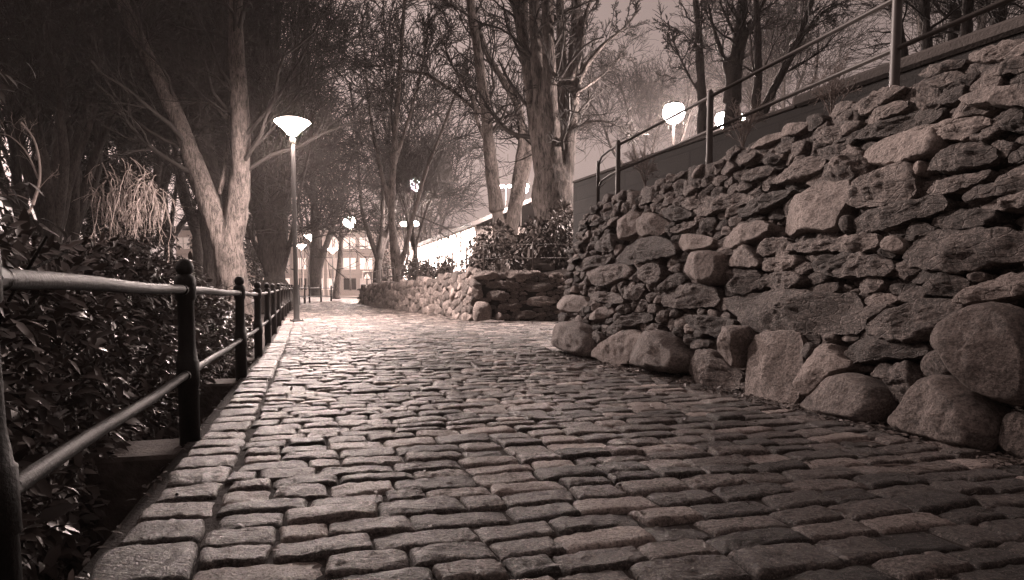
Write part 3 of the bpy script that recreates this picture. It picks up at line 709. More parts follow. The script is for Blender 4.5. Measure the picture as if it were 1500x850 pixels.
# ------------------------------------------------------------------ parapet of the upper walk
par=thing('parapet_wall','smooth dark parapet wall with a coping behind the tall stone wall','parapet',(2.4,9.6,2.0)); PR=Vector(par.location)
a=Vector((1.22,12.6,0)); b=Vector((5.2,2.7,0)); mb=MB(); dv=(b-a); L=dv.length; rz=math.atan2(dv.y,dv.x); c=(a+b)/2
mb.box(tuple(Vector((c.x,c.y,2.16))-PR),(L,.24,1.30),rz,.01); wb=mb.build('wall_body',M_SLAB,par,False)
k0=.50; c2=a.lerp(b,(k0+1)/2); mb=MB(); mb.box(tuple(Vector((c2.x,c2.y,2.87))-PR),(L*(1-k0),.34,.13),rz,.03); mb.build('coping',M_COPE,par,False)
mb=MB(); mb.box(tuple(Vector((a.lerp(b,k0/2).x,a.lerp(b,k0/2).y,2.834))-PR),(L*k0,.28,.045),rz,.01); mb.build('coping',M_COPE,par,False)
# ------------------------------------------------------------------ lamps
P_MAIN=750.; P_FAR=900.
ME_MAIN=m_emit('lit lamp glass',P_MAIN); ME_LID=m_emit('lamp lid glass',6.); ME_FAR=m_emit('far lit lamp glass',P_FAR); ME_STAR=m_emit('bright street lamp glass',P_FAR*1.3)
def bowl_lamp(name,label,x,y,zg,zt,R,mat,rp=.05,group=None,shade=True):
    "post-top lamp: pole, collar, luminous bowl under a shallow luminous lid"
    H=zt-zg; t=thing(name,label,'street lamp',(x,y,zg),0,group)
    m=MB().lathe([(0,-.1),(rp*2.3,-.1),(rp*2.3,.02),(rp*1.9,.05),(rp*1.35,.08),(rp*1.3,.85),(rp,.92),(rp*.86,H-.62),(rp*.9,H-.6)],16); m.build('pole',M_IRON,t)
    fl=MB().lathe([(rp*3.,0.0),(rp*3.,.035),(rp*2.2,.05)],20)
    for k in range(4): fl.lathe([(.014,.03),(.014,.065),(0,.07)],6,(rp*2.6*math.cos(k*PI/2+.4),rp*2.6*math.sin(k*PI/2+.4),0))
    fl.build('base_plate',M_IRON,t)
    MB().lathe([(rp*.9,H-.62),(rp*1.25,H-.6),(rp*1.25,H-.5),(rp*.8,H-.46),(rp*.8,H-.40)],16).build('collar',M_STEEL,t)
    MB().lathe([(.02,H-.42),(R*.26,H-.40),(R*.50,H-.28),(R*.86,H-.15),(R,H-.10)],28).build('bowl',mat,t)
    MB().lathe([(R,H-.10),(R*.97,H-.075),(R*.7,H-.03),(R*.35,H-.006),(.005,H)],28).build('lid',ME_LID,t)
    return t
main_lamp=bowl_lamp('street_lamp','nearest post lamp with a wide glowing bowl at the left edge of the path',-5.36,17,.15,5.12,.42,ME_MAIN,.055)
lb=bpy.data.lights.new('lamp_bulb','SPOT'); lb.energy=WATT; lb.color=LTINT; lb.spot_size=math.radians(172); lb.spot_blend=.35; lb.shadow_soft_size=.16
lo=bpy.data.objects.new('lamp_bulb',lb); COL.objects.link(lo); lo.parent=main_lamp; lo.location=(0,0,5.12-.15-.50)
def ground_at(x,y): return hill(x,y)
def far_lamp(px,py,Y,R,label,mat=ME_FAR,group=None,rp=.05):
    x,y,z=at(px,py,Y); return bowl_lamp('street_lamp',label,x,y,ground_at(x,y),z+.14,R,mat,rp,group)
far_lamp(455.5,346,50,.48,'bowl topped post lamp far along the path, seen just right of the near pole')
far_lamp(441.5,360,62,.40,'small far post lamp half hidden by the pole of the nearest lamp')
far_lamp(487,366,66,.46,'far post lamp glowing in front of the pale office windows and white flagpoles')
def globe_lamp(px,py,Y,R,label,mat=ME_STAR,rp=.05,arm=0):
    x,y,z=at(px,py,Y); zg=ground_at(x+arm,y); t=thing('street_lamp',label,'street lamp',(x+arm,y,zg)); H=z-zg
    MB().lathe([(0,-.1),(rp*1.8,-.1),(rp*1.5,.9),(rp,1.0),(rp*.7,H-R*.6),(rp*.7,H-R*.5)],12).build('pole',M_STEEL,t)
    if arm: 
        m=MB(); m.tube([(0,0,H-.05),(-arm*.5,0,H+.25),(-arm,0,H+R+.10)],rp*.5,8); m.build('arm',M_STEEL,t)
    MB().lathe([(.01,H-R)]+[(R*math.sin(a),H-R*math.cos(a)) for a in np.linspace(.3,2.3,10)],20,(-arm,0,0)).build('globe',mat,t)
    MB().lathe([(R*.78,H+R*.62),(R*.86,H+R*.66),(R*.5,H+R*.95),(.01,H+R*1.05)],20,(-arm,0,0)).build('cap',M_IRON,t)
    return t
globe_lamp(512,325,58,.50,'round bright lamp over the far bend of the path, in front of the middle trees')
globe_lamp(610,270,44,.42,'bright lamp high on a thin mast above the low wall, the highest over the pavilion')
globe_lamp(763,275,34,.36,'bright lamp just left of the big many stemmed trunk')
globe_lamp(987,165,19,.29,'brightest lamp beyond the upper walk, over the bend in the upper railing')
globe_lamp(1060,175,24,.28,'round lamp on the hill between the upper railing post and a thick trunk')
globe_lamp(1085,172,27,.15,'smaller lamp on the hill right behind the thick upper trunk',ME_FAR)
globe_lamp(69,349,38,.12,'tiny lamp far behind the laurel hedge at the left',ME_FAR)
# twin lamps
def twin(px,py,Y,R,gap,label,mat):
    x,y,z=at(px,py,Y); zg=ground_at(x,y); t=thing('street_lamp',label,'street lamp',(x,y,zg)); H=z-zg
    MB().lathe([(0,-.1),(.07,-.1),(.06,1),(.045,1.05),(.04,H+.05),(0,H+.06)],12).build('pole',M_STEEL,t)
    m=MB(); m.tube([(-gap,0,H),(0,0,H-.04),(gap,0,H)],.022,8); m.build('cross_arm',M_STEEL,t)
    for s in(-1,1): MB().lathe([(.01,H-R*.6)]+[(R*math.sin(a),H-R*.6*math.cos(a)) for a in np.linspace(.3,PI-.01,10)],18,(s*(gap+R*.5),0,0)).build('globe',mat,t)
twin(600,328,38,.20,.2,'two headed lamp post standing on the low wall terrace before the lit pavilion',ME_FAR)
twin(741,273,52,.16,.2,'distant two headed lamp left of the bright lamp by the big trunk',ME_FAR)
# ------------------------------------------------------------------ trees
def catmull(pts,n):
    P=np.array(pts,float); P=np.vstack([2*P[0]-P[1],P,2*P[-1]-P[-2]]); t=np.linspace(0,len(P)-3-1e-6,n); i=t.astype(int); f=(t-i)[:,None]
    a,b,c,d=P[i],P[i+1],P[i+2],P[i+3]
    return .5*((2*b)+(c-a)*f+(2*a-5*b+4*c-d)*f*f+(3*b-a-3*c+d)*f**3)
def sprouts(P,R,K,frac,lenr,ang,npts,wob,up,rng,rs_=.55,rmin=.004,L=None,droop=0):
    B,n,_=P.shape
    if L is None: L=np.linalg.norm(np.diff(P,axis=1),axis=2).sum(1)
    f=rng.uniform(frac[0],frac[1],(B,K)); x=f*(n-1); i=np.minimum(x.astype(int),n-2); fr=(x-i)[...,None]; b=np.arange(B)[:,None]
    p=P[b,i]*(1-fr)+P[b,i+1]*fr; T=P[b,i+1]-P[b,i]; T/=np.linalg.norm(T,axis=-1,keepdims=True)+1e-9
    r=(R[b,i]*(1-fr[...,0])+R[b,i+1]*fr[...,0])
    v=rng.normal(size=p.shape); v-=T*(v*T).sum(-1,keepdims=True); v/=np.linalg.norm(v,axis=-1,keepdims=True)+1e-9
    a=rng.uniform(ang[0],ang[1],(B,K,1)); D=np.cos(a)*T+np.sin(a)*v
    ln=L[:,None]*rng.uniform(lenr[0],lenr[1],(B,K))*(1.2-.7*f)
    p=p.reshape(-1,3);D=D.reshape(-1,3);ln=ln.reshape(-1); r=np.maximum(r.reshape(-1)*rs_*rng.uniform(.7,1.1,B*K),rmin)
    out=[p]; 
    for s in range(npts-1):
        D=D+rng.normal(size=D.shape)*wob; D[:,2]+=up-droop*s/npts; D/=np.linalg.norm(D,axis=1,keepdims=True)
        p=p+D*(ln/(npts-1))[:,None]; out.append(p)
    Q=np.stack(out,1); t=np.linspace(1,.32,npts)[None]; RR=np.maximum(r[:,None]*t,rmin*.7)
    return Q,RR,ln
def tree_meshes(name,limbs,seed,counts=(11,8,5,0),spread=1.,rmin=.004,trunk_n=1,first=(.28,1.),lens=((.36,.66),(.42,.78),(.5,.95),(.5,.9)),up=.025,wob=.17,bark_noise=.05,voxel=0,avoid=None):
    "limbs: list of (points, r0, r1, bears twigs).  returns trunk mesh and crown mesh"
    rng=np.random.RandomState(seed); tm=MB(); main=[];mr=[]
    for pts,r0,r1,tw in limbs:
        L=np.linalg.norm(np.diff(np.array(pts),axis=0),axis=1).sum(); n=int(max(14,min(70,L/.16)))
        P=catmull(pts,n); t=np.linspace(0,1,n); R=r0+(r1-r0)*t**.8
        if tw==2: R=R*(1+.55*np.exp(-t*L/.35))*(1-.5*np.clip((t-.6)/.4,0,1)**2)
        k=20 if r0>.15 else 12
        V,F=tubes(P[None],R[None],k)
        C=np.repeat(P,k,0); dirv=V-C; dirv/=np.linalg.norm(dirv,axis=1,keepdims=True)+1e-9
        V=V+dirv*(np.repeat(R,k)*(.16*pn(np.stack([V[:,0]*2.2,V[:,1]*2.2,V[:,2]*.8],-1)+seed)+.07*pn(np.stack([V[:,0]*11,V[:,1]*11,V[:,2]*2.2],-1))+bark_noise*pn(V*9)))[:,None]
        e0=np.arange(k); nn=len(V); V=np.vstack([V,P[:1],P[-1:]+(P[-1]-P[-2])*.3])
        tm.add(V,[F,np.stack([(e0+1)%k,e0,0*e0+nn],1),np.stack([nn-k+e0,nn-k+(e0+1)%k,0*e0+nn+1],1)])
        if tw!=0:
            q=catmull(pts,24); main.append(q); mr.append(r0+(r1-r0)*np.linspace(0,1,24)**.8)
    main=[m for m,l in zip(main,limbs)] ; cm=MB()
    keep=[i for i,l in enumerate([l for l in limbs if l[3]!=0]) if l[3]==1]
    P=np.array([main[i] for i in keep]); R=np.array([mr[i] for i in keep])
    spec=[(9,6,(.45,1.05)),(8,4,(.4,1.0)),(6,3,(.35,.95)),(4,3,(.3,.8))]
    L=None
    for lv,K in enumerate(counts):
        if not K: break
        npt,k,ang=spec[lv]; fr=first if lv==0 else (.18,1.)
        P,R,L=sprouts(P,R,K,fr,(lens[lv][0]*spread,lens[lv][1]*spread),ang,npt,wob,up,rng,(.30,.5,.6,.7)[lv],rmin*(1.5,1.2,1.,.8)[lv],L)
        if avoid is not None:
            ok=(np.linalg.norm(P-avoid[0],axis=2).min(1)>avoid[1]); P,R,L=P[ok],R[ok],L[ok]
        V,F=tubes(P,R,k); cm.add(V,[F])
    me=tm.mesh(name+'_trunk')
    if voxel: me=merge(me,voxel,seed)
    return me,cm.mesh(name+'_crown')
def merge(me,vox,seed):
    "melts the limbs of a trunk into one skin, then roughens its bark"
    o=bpy.data.objects.new('tmp',me); COL.objects.link(o)
    m=o.modifiers.new('r','REMESH'); m.mode='VOXEL'; m.voxel_size=vox; m.use_smooth_shade=True
    s=o.modifiers.new('s','SMOOTH'); s.factor=.5; s.iterations=5
    dg=bpy.context.evaluated_depsgraph_get(); ev=o.evaluated_get(dg); r=bpy.data.meshes.new_from_object(ev); bpy.data.objects.remove(o); bpy.data.meshes.remove(me)
    n=len(r.vertices); V=np.empty(n*3,np.float32); r.vertices.foreach_get('co',V); V=V.reshape(-1,3).astype(float); N=np.empty(n*3,np.float32); r.vertices.foreach_get('normal',N); N=N.reshape(-1,3)
    V=V+N*(.012*pn(np.stack([V[:,0]*9,V[:,1]*9,V[:,2]*1.8],-1)+seed)+.007*pn(np.stack([V[:,0]*24,V[:,1]*24,V[:,2]*5],-1))+.03*np.maximum(0,pn(V*2.1+seed)))[:,None]
    r.vertices.foreach_set('co',V.astype(np.float32).ravel()); r.polygons.foreach_set('use_smooth',np.ones(len(r.polygons),bool)); r.update(); r.name='trunk'
    return r
def tree_obj(name,label,cat,base,tm,cm,bark,twig,group=None,rz=0,sc=1.):
    t=thing(name,label,cat,base,rz,group); t.scale=(sc,sc,sc)
    if not tm.materials: tm.materials.append(bark)
    if not cm.materials: cm.materials.append(twig)
    obj('trunk',tm,None,t); obj('crown',cm,None,t); return t
def surveyed(label,Y,limbs,seed,bark=M_BARK,twig=M_TWIG,name='bare_tree',dys=None,**kw):
    "limbs: ([(px,py)...], r0, r1, flag); each limb leans a little in depth"
    rng=random.Random(seed); x0,_,_=at(*limbs[0][0][0],Y); bz=hill(x0,Y)-.05; base=vec(x0,Y,bz); out=[]
    for li,(pp,r0,r1,tw) in enumerate(limbs):
        dy=(dys[li] if dys else (0 if tw==2 else rng.uniform(-.25,.25))); P=[]
        for i,(x,y) in enumerate(pp):
            f=max(0,(i-1))/max(1,len(pp)-2) if tw!=2 else 0
            Yq=Y*(1+dy*f*.35); P.append(vec(*at(x,y,Yq))-base)
        if tw==2 and P[0][2]>0.05: P.insert(0,vec(P[0][0],0,0))
        out.append((P,r0,r1,tw))
    kw['rmin']=max(.0045,Y*.00050); kw.setdefault('voxel',.034 if Y<25 else .05)
    kw['avoid']=(vec(-5.36,17,4.6)-base,1.25)
    tm,cm=tree_meshes(name,out,seed,**kw)
    return tree_obj(name,label,'tree',tuple(base),tm,cm,bark,twig)
surveyed('big forked tree with two pale leaning trunks behind the railing, nearest tree on the left',19.5,[
 ([(343,436),(339,400),(333,362),(331,340)],.44,.40,2),
 ([(329,360),(318,330),(300,280),(284,235),(262,180),(232,115),(195,40),(160,-50),(120,-150)],.36,.12,1),
 ([(335,360),(344,320),(351,270),(353,200),(350,120),(345,40),(350,-60),(356,-170)],.36,.13,1),
 ([(322,285),(331,235),(336,195),(335,170)],.07,.03,1),
 ([(333,175),(318,160),(295,148),(262,144),(232,154),(205,170)],.045,.012,1)],101,M_BARK,M_TWIG,counts=(15,9,6,0),spread=.85)
surveyed('dark straight trunk standing close behind the forked pale tree',24,[
 ([(318,430),(312,340),(303,240),(290,150),(280,80)],.42,.34,2),
 ([(284,110),(276,50),(268,0),(262,-90),(262,-200)],.34,.12,1),([(290,150),(310,90),(325,20),(330,-80)],.2,.07,1),([(296,200),(250,130),(215,60),(180,-20)],.16,.05,1)],102,M_BARKD,M_TWIG,counts=(13,9,6,0))
surveyed('dark fan of many stems rising left of the near lamp pole',26,[
 ([(405,432),(403,418),(402,402)],.52,.46,2),
 ([(400,412),(388,360),(378,300),(369,220),(360,120),(352,10),(345,-120)],.26,.10,1),
 ([(403,410),(401,360),(399,290),(398,190),(404,80),(410,-60)],.27,.10,1),
 ([(406,412),(413,350),(416,280),(421,200),(430,100),(446,-20)],.25,.09,1),
 ([(399,414),(383,378),(366,342),(354,310),(343,270),(330,220)],.13,.05,1),
 ([(402,412),(392,350),(386,280),(384,200),(380,120)],.16,.07,1),
 ([(408,414),(421,372),(430,330),(442,270),(458,200)],.13,.05,1)],103,M_BARKD,M_TWIG,counts=(12,9,6,0))
surveyed('slim upright trunk behind the second post lamp, far left of the bend',47,[
 ([(463,430),(462,380),(462,330)],.46,.36,2),([(462,345),(460,280),(458,200),(452,110),(450,0)],.32,.10,1),
 ([(464,400),(474,370),(486,335),(500,290),(512,240),(530,180)],.28,.08,1),([(461,300),(440,250),(420,190),(405,120)],.2,.07,1)],104,M_BARKD,M_TWIG,counts=(11,8,6,0),rmin=.007)
surveyed('small leaning young tree at the head of the path before the pale offices',45,[
 ([(492,431),(496,400),(499,370),(500,345)],.22,.17,2),([(500,352),(499,325),(497,300),(492,250)],.14,.05,1),([(500,350),(515,335),(532,325),(552,318)],.08,.03,1),([(499,355),(480,330),(464,310)],.08,.03,1)],105,M_BARK,M_TWIG,counts=(9,6,5,0),rmin=.007)
surveyed('tree with three thin stems at the far end of the low wall',38,[
 ([(551,425),(553,400),(555,372)],.26,.22,2),([(553,378),(541,345),(531,312),(527,270),(522,200),(512,120)],.17,.06,1),
 ([(555,376),(560,335),(562,270),(571,190),(578,100)],.18,.06,1),([(557,378),(566,345),(579,300),(590,240),(606,160)],.16,.05,1)],106,M_BARKD,M_TWIG,counts=(11,8,6,0),rmin=.006)
surveyed('forked tree growing from the low wall terrace just left of the twin lamp',30,[
 ([(584,425),(580,390),(576,350),(574,315)],.22,.18,2),([(574,330),(575,260),(580,180),(586,95),(592,10),(600,-90)],.17,.06,1),
 ([(581,405),(592,372),(602,330),(613,290),(626,245),(646,195),(668,135),(690,60)],.14,.05,1),([(575,320),(560,260),(546,190),(536,110),(530,20)],.11,.05,1),([(578,240),(600,170),(618,100),(630,20)],.10,.05,1)],107,M_BARK,M_TWIG,counts=(14,9,6,0),rmin=.005,spread=.9)
surveyed('slender tree with a long low side branch left of the big many stemmed trunk',22,[
 ([(742,408),(736,370),(732,340),(727,295)],.28,.22,2),([(728,310),(722,260),(717,215),(711,160),(702,90),(690,10),(682,-90)],.24,.10,1),
 ([(741,380),(748,330),(757,262),(765,195),(756,150),(735,115),(713,78),(695,20)],.19,.08,1),
 ([(745,360),(758,300),(772,240),(780,180),(778,110),(770,20),(764,-70)],.20,.08,1),
 ([(714,170),(690,155),(655,128),(620,108),(585,104),(550,94)],.09,.03,1),([(716,215),(700,180),(690,140),(660,90),(640,30)],.08,.03,1)],108,M_BARK,M_TWIG,counts=(11,8,6,0),first=(.35,1.),spread=.75)
surveyed('biggest trunk, mossy, with many close upright stems, standing between the two stone walls',19,[
 ([(818,410),(816,360),(812,300),(810,262),(809,236)],.60,.52,2),
 ([(810,340),(801,280),(795,230),(785,175),(776,115),(765,50),(753,-20),(738,-120)],.33,.11,1),
 ([(812,340),(807,270),(802,225),(792,150),(786,70),(781,-20),(776,-120)],.33,.10,1),
 ([(813,340),(811,260),(809,225),(806,140),(803,50),(800,-60)],.35,.12,1),
 ([(815,340),(818,260),(820,220),(823,140),(822,50),(818,-60)],.32,.10,1),
 ([(818,340),(825,270),(831,220),(838,150),(842,60),(848,-60)],.34,.11,1),
 ([(836,170),(852,110),(880,70),(915,40),(940,10)],.09,.03,1),([(838,140),(858,128),(880,112),(900,92),(915,80)],.06,.015,1),([(836,120),(850,70),(858,20),(880,-30)],.10,.04,1),
 ([(834,200),(858,180),(885,178),(915,190),(935,205)],.06,.02,1)],109,M_BARKM,M_TWIG,counts=(11,8,6,0),first=(.3,1.),spread=.62,up=.02,dys=[0,.1,-.06,-.12,.12,.05,-.1,.2,.1,.0])
surveyed('thin dark trunk on the hill just right of the brightest lamp',15,[
 ([(1032,235),(1030,190),(1028,140)],.15,.12,2),([(1028,150),(1025,80),(1020,10),(1012,-90)],.115,.05,1),([(1027,140),(1008,110),(990,70),(975,20)],.05,.02,1)],110,M_BARKD,M_TWIG,counts=(12,8,5,0),spread=.7)
surveyed('thick dark trunk on the hill behind the upper railing, its stems spreading at the top',14.5,[
 ([(1074,240),(1073,190),(1073,140)],.22,.19,2),([(1073,150),(1078,90),(1087,10),(1096,-90)],.19,.08,1),([(1073,130),(1058,80),(1045,40),(1030,-30)],.08,.03,1),([(1075,100),(1094,50),(1120,0),(1150,-60)],.09,.03,1)],111,M_BARKD,M_TWIG,counts=(12,8,5,0),spread=.7)
surveyed('leaning two stemmed tree on the hill over the parapet wall',14,[
 ([(1100,235),(1101,215),(1102,200)],.16,.13,2),([(1102,205),(1110,110),(1108,20),(1106,-80)],.10,.05,1),([(1102,205),(1132,135),(1164,70),(1190,0),(1215,-70)],.10,.045,1),([(1150,100),(1180,50),(1210,15),(1250,0)],.05,.02,1)],112,M_BARKD,M_TWIG,counts=(12,8,5,0),spread=.7)
for i,(lab,Y,pp,r) in enumerate((('slim trunk just right of the nearest upper railing post',11,[(1332,150),(1324,90),(1316,40),(1300,0),(1270,-40)],.085),
 ('slim straight trunk left of the close pair at the top right',11,[(1362,130),(1359,80),(1355,0),(1350,-90)],.09),
 ('left trunk of the close pair at the top right',11.5,[(1396,120),(1396,70),(1399,0),(1400,-90)],.115),
 ('right trunk of the close pair at the top right',10.6,[(1411,120),(1413,70),(1419,0),(1428,-90)],.105),
 ('rightmost trunk above the tall wall, over the darkest stones',11,[(1456,110),(1459,60),(1466,0),(1475,-90)],.125))):
    surveyed('dark '+lab,Y,[(pp[:2],r*1.1,r,2),(pp[1:],r,r*.5,1)],120+i,M_BARKD,M_TWIG,counts=(14,7,5,0),spread=.75,first=(.1,1.))
# generic bare trees for the park behind
def auto(seed,H,r,nl,fork=.25,spread=.45):
    rng=random.Random(seed); zf=H*fork; trunk=[vec(0,0,0),vec(rng.uniform(-.1,.1),rng.uniform(-.1,.1),zf*.5),vec(rng.uniform(-.2,.2),rng.uniform(-.2,.2),zf)]
    limbs=[(trunk,r,r*.85,2)]
    for i in range(nl):
        a=i*2*PI/nl+rng.uniform(-.4,.4); s=spread*rng.uniform(.5,1.2)*H*.5; z1=zf*rng.uniform(.8,1.0)
        p=[trunk[2]*(z1/zf)]
        for f in (.25,.5,.75,1.): p.append(p[0]+vec(math.cos(a)*s*f**.8+rng.uniform(-.25,.25),math.sin(a)*s*f**.8+rng.uniform(-.25,.25),(H-z1)*f*rng.uniform(.85,1.0)))
        limbs.append((p,r*rng.uniform(.45,.65),r*.14,1))
    return limbs
GEN=[tree_meshes('park_tree',auto(7,12,.30,6),201,counts=(13,9,6,0),rmin=.011),tree_meshes('park_tree',auto(8,14,.34,7,.2,.4),202,counts=(12,9,6,0),rmin=.011),tree_meshes('park_tree',auto(9,11,.24,5,.3,.6),203,counts=(14,9,6,0),rmin=.011)]
GENFAR=[tree_meshes('park_tree',auto(17+j,12+j,.24,6,.2,.5),221+j,counts=(11,6,4,0),rmin=.024) for j in range(3)]
for i,(x,y,k,sc,lab) in enumerate([
 (-22.5,24.5,2,1.2,'dark bare tree behind the pale crooked sapling at the left edge'),
 (-16.5,25.5,0,1.15,'dark bare tree right behind the hanging pale twigs'),
 (-19.5,36,1,1.25,'dark bare tree between the sapling and the hanging twigs, farther back'),
 (-12.8,31,1,1.15,'dark bare tree seen through the fork of the pale tree'),
 (-31,45,2,1.5,'tall dark bare tree in the back row of the park, farthest left'),
 (-22,44,2,1.4,'tall dark bare tree in the back row above the hanging twigs'),
 (-9.2,27,1,.95,'bare tree between the forked pale tree and the dark fan of stems'),
 (-14.2,21.5,1,.9,'bare tree just left of the forked pale tree, behind its limbs'),
 (-21,31,0,1.1,'bare tree in the deep park over the tiny lamp behind the hedge'),
 (-15.5,34,2,1.2,'bare tree behind the trunks of the forked tree'),
 (-26,36,1,1.1,'bare tree far back at the left, over the hedge'),
 (-17,46,0,1.0,'bare tree far behind the dark fan of stems'),
 (-25,58,1,1.1,'bare tree left of the pale offices'),
 (-20.5,70,2,1.2,'bare tree standing before the pale office windows'),
 (-10.5,74,0,1.15,'bare tree right of the pale offices, beyond the warning sign'),
 (-4.6,33,2,.55,'small bare tree right in front of the lit pavilion'),
 (-6.9,43,0,.6,'small bare tree near the far end of the lit pavilion'),
 (5.0,26,2,.62,'small bare tree seen over the bend of the upper railing'),
 (11.5,30,0,.8,'bare tree on the upper hill behind the round hill lamps'),
 (13.5,22,1,.7,'bare tree on the upper hill over the sloping coping'),
 (15.5,17.5,2,.75,'bare tree on the upper hill near the top right corner'),
 (-7.6,64,1,1.1,'bare tree behind the end of the low wall')]):
    o=tree_obj('bare_tree',lab,'tree',(x,y,hill(x,y)-.1),*(GENFAR if y>40 else GEN)[k],M_BARKD,M_TWIG,None,i*2.1,sc)
# ------------------------------------------------------------------ night haze
HAZE=.0005
hz=MB().box((-5,70,11),(150,170,34)).build('haze',None,None,False); tag(hz,'thin night haze in the park air',None,None,'stuff')
hm=bpy.data.materials.new('haze air'); hm.use_nodes=True; ht=hm.node_tree; ht.nodes.remove(ht.nodes['Principled BSDF']); pv=ht.nodes.new('ShaderNodeVolumePrincipled'); pv.inputs['Density'].default_value=HAZE; pv.inputs['Color'].default_value=(1,.9,.87,1); pv.inputs['Anisotropy'].default_value=.55
ht.links.new(pv.outputs[0],ht.nodes['Material Output'].inputs['Volume']); hz.data.materials.append(hm)
# ------------------------------------------------------------------ weeping twigs and a pale leaning sapling at the left
rng=np.random.RandomState(77)
Yw=19.; bx,_,_=at(192,300,Yw); bz=hill(bx-.5,Yw); base=vec(bx-.5,Yw+.5,bz); trunk=[vec(0,0,0),vec(.1,0,1.2),vec(.2,-.1,2.6),vec(.45,-.2,3.3)]
limbs=[(trunk,.09,.05,2)]
tips=[(165,245),(185,232),(205,250),(150,262),(222,262)]
for q in tips: p=vec(*at(*q,Yw+rng.uniform(-.4,.4)))-base; limbs.append(([trunk[3],(trunk[3]+p)/2+vec(0,0,.25),p],.035,.012,0))
tm=MB()
for pts,r0,r1,f in limbs:
    P=catmull(pts,18); V,F=tubes(P[None],1.4*np.linspace(r0,r1,18)[None],9); tm.add(V,[F])
cmb=MB(); n=13; Pm=[]
for i in range(60):
    q=tips[rng.randint(5)]; x=q[0]+rng.normal()*14; y=q[1]+rng.uniform(-6,35); p=vec(*at(x,y,Yw+rng.uniform(-.6,.6)))-base
    ln=rng.uniform(.9,2.1); D=vec(rng.normal()*.55,rng.normal()*.5,.1); pts=[p]
    for s in range(n-1):
        D=D*.78+vec(rng.normal()*.16,rng.normal()*.16,-.30); D/=np.linalg.norm(D); p=p+D*ln/(n-1); pts.append(p)
    Pm.append(pts)
Pm=np.array(Pm); Rm=np.linspace(.014,.007,n)[None].repeat(len(Pm),0); V,F=tubes(Pm,Rm,5); cmb.add(V,[F])
Q,R2,L2=sprouts(Pm,Rm,5,(.15,.95),(.2,.45),(.3,.9),7,.22,-.12,rng,.7,.006); V,F=tubes(Q,R2,4); cmb.add(V,[F])
Q,R2,L2=sprouts(Q,R2,2,(.2,.9),(.3,.6),(.4,1.),5,.25,-.08,rng,.8,.005,L2); V,F=tubes(Q,R2,3); cmb.add(V,[F])
tree_obj('weeping_tree','small weeping tree with a curtain of pale hanging twigs over the laurel hedge','tree',tuple(base),tm.mesh('trunk'),cmb.mesh('crown'),M_BARKD,M_TWIGP)
Ys=18.; x,y,z=at(30,345,Ys); base=vec(x,Ys,hill(x,Ys))
def S_(l): return [vec(*at(a,b,Ys))-base for a,b in l]
lm=[([vec(0,0,0)]+S_([(30,345),(48,300)]),.06,.045,2),(S_([(48,300),(57,270),(58,240),(50,205),(32,180)]),.045,.02,1),(S_([(44,312),(25,318),(0,330),(-25,345)]),.022,.01,1),(S_([(50,296),(20,285),(-10,290)]),.02,.008,1),(S_([(56,262),(40,225),(15,200),(-10,195)]),.026,.01,1),(S_([(54,280),(70,262),(84,250)]),.012,.005,1)]
tree_obj('bare_sapling','pale crooked bare sapling above the hedge at the left edge','tree',tuple(base),*tree_meshes('sapling',lm,78,counts=(4,3,2,0),rmin=.003,spread=.8),M_TWIGP,M_TWIGP)
# small bare shrubs rooted behind the top of the tall wall
def twigs(seed):
    rg=random.Random(seed); l=[([vec(0,0,-.05),vec(0,0,.02),vec(0,0,.05)],.012,.01,2)]
    for i in range(7):
        a=rg.uniform(0,2*PI); h=rg.uniform(.25,.5); r=rg.uniform(.05,.22); l.append(([vec(0,0,.02),vec(r*.4*math.cos(a),r*.4*math.sin(a),h*.5),vec(r*math.cos(a),r*math.sin(a),h)],.007,.003,1))
    return tree_meshes('shrub',l,seed,counts=(6,4,2,0),rmin=.0022)
for i,(px,py,Y,lab) in enumerate(((1088,212,7.4,'tiny bare shrub right of the second upper railing post, on top of the wall'),(1218,165,6.2,'tiny bare shrub on the wall top between the two tall upper posts'),(945,268,8.9,'tiny bare shrub on the wall top beside the curved end of the upper railing'))):
    x,y,z=at(px,py,Y); tree_obj('bare_shrub',lab,'shrub',(x,y,z-.06),*twigs(400+i),M_TWIGP,M_TWIGP)
# ------------------------------------------------------------------ leaves
def leaf_cloud(mb,P,Dm,Nm,size,rng,droop=.25):
    "folded, pointed leaves at P growing along Dm with upper side Nm"
    B=len(P); D=Dm/ (np.linalg.norm(Dm,axis=1,keepdims=True)+1e-9)
    S=np.cross(D,Nm); S/=np.linalg.norm(S,axis=1,keepdims=True)+1e-9; N=np.cross(S,D)
    l=size*rng.uniform(.7,1.25,B)[:,None]; w=l*rng.uniform(.15,.2,B)[:,None]; fold=rng.uniform(.1,.5,B)[:,None]
    b=P; c=P+D*l*.5-N*l*.02; t=P+D*l-N*l*droop*rng.uniform(.2,1.4,B)[:,None]
    a1=P+D*l*.3; a2=P+D*l*.68-N*l*droop*.3
    V=np.stack([b,a1-S*w+N*w*fold,a1+S*w+N*w*fold,c,a2-S*w*.85+N*w*fold,a2+S*w*.85+N*w*fold,t],1).reshape(-1,3)
    f=np.array([(0,3,1),(0,2,3),(1,3,4),(3,2,5),(4,3,6),(3,5,6)]); F=(np.arange(B)*7)[:,None,None]+f[None]
    mb.add(V,[F.reshape(-1,3)],tone=np.repeat(rng.rand(B),7))
rng=np.random.RandomState(5)
hed=thing('laurel_hedge','dense glossy dark laurel hedge behind the ball topped railing','hedge',(-2.6,5,-.5)); HL=vec(*hed.location)
N_=48000; Yh=1.0+11.5*rng.rand(N_)**1.15; dep=np.abs(rng.normal(0,.20,N_)); k=rng.rand(N_)
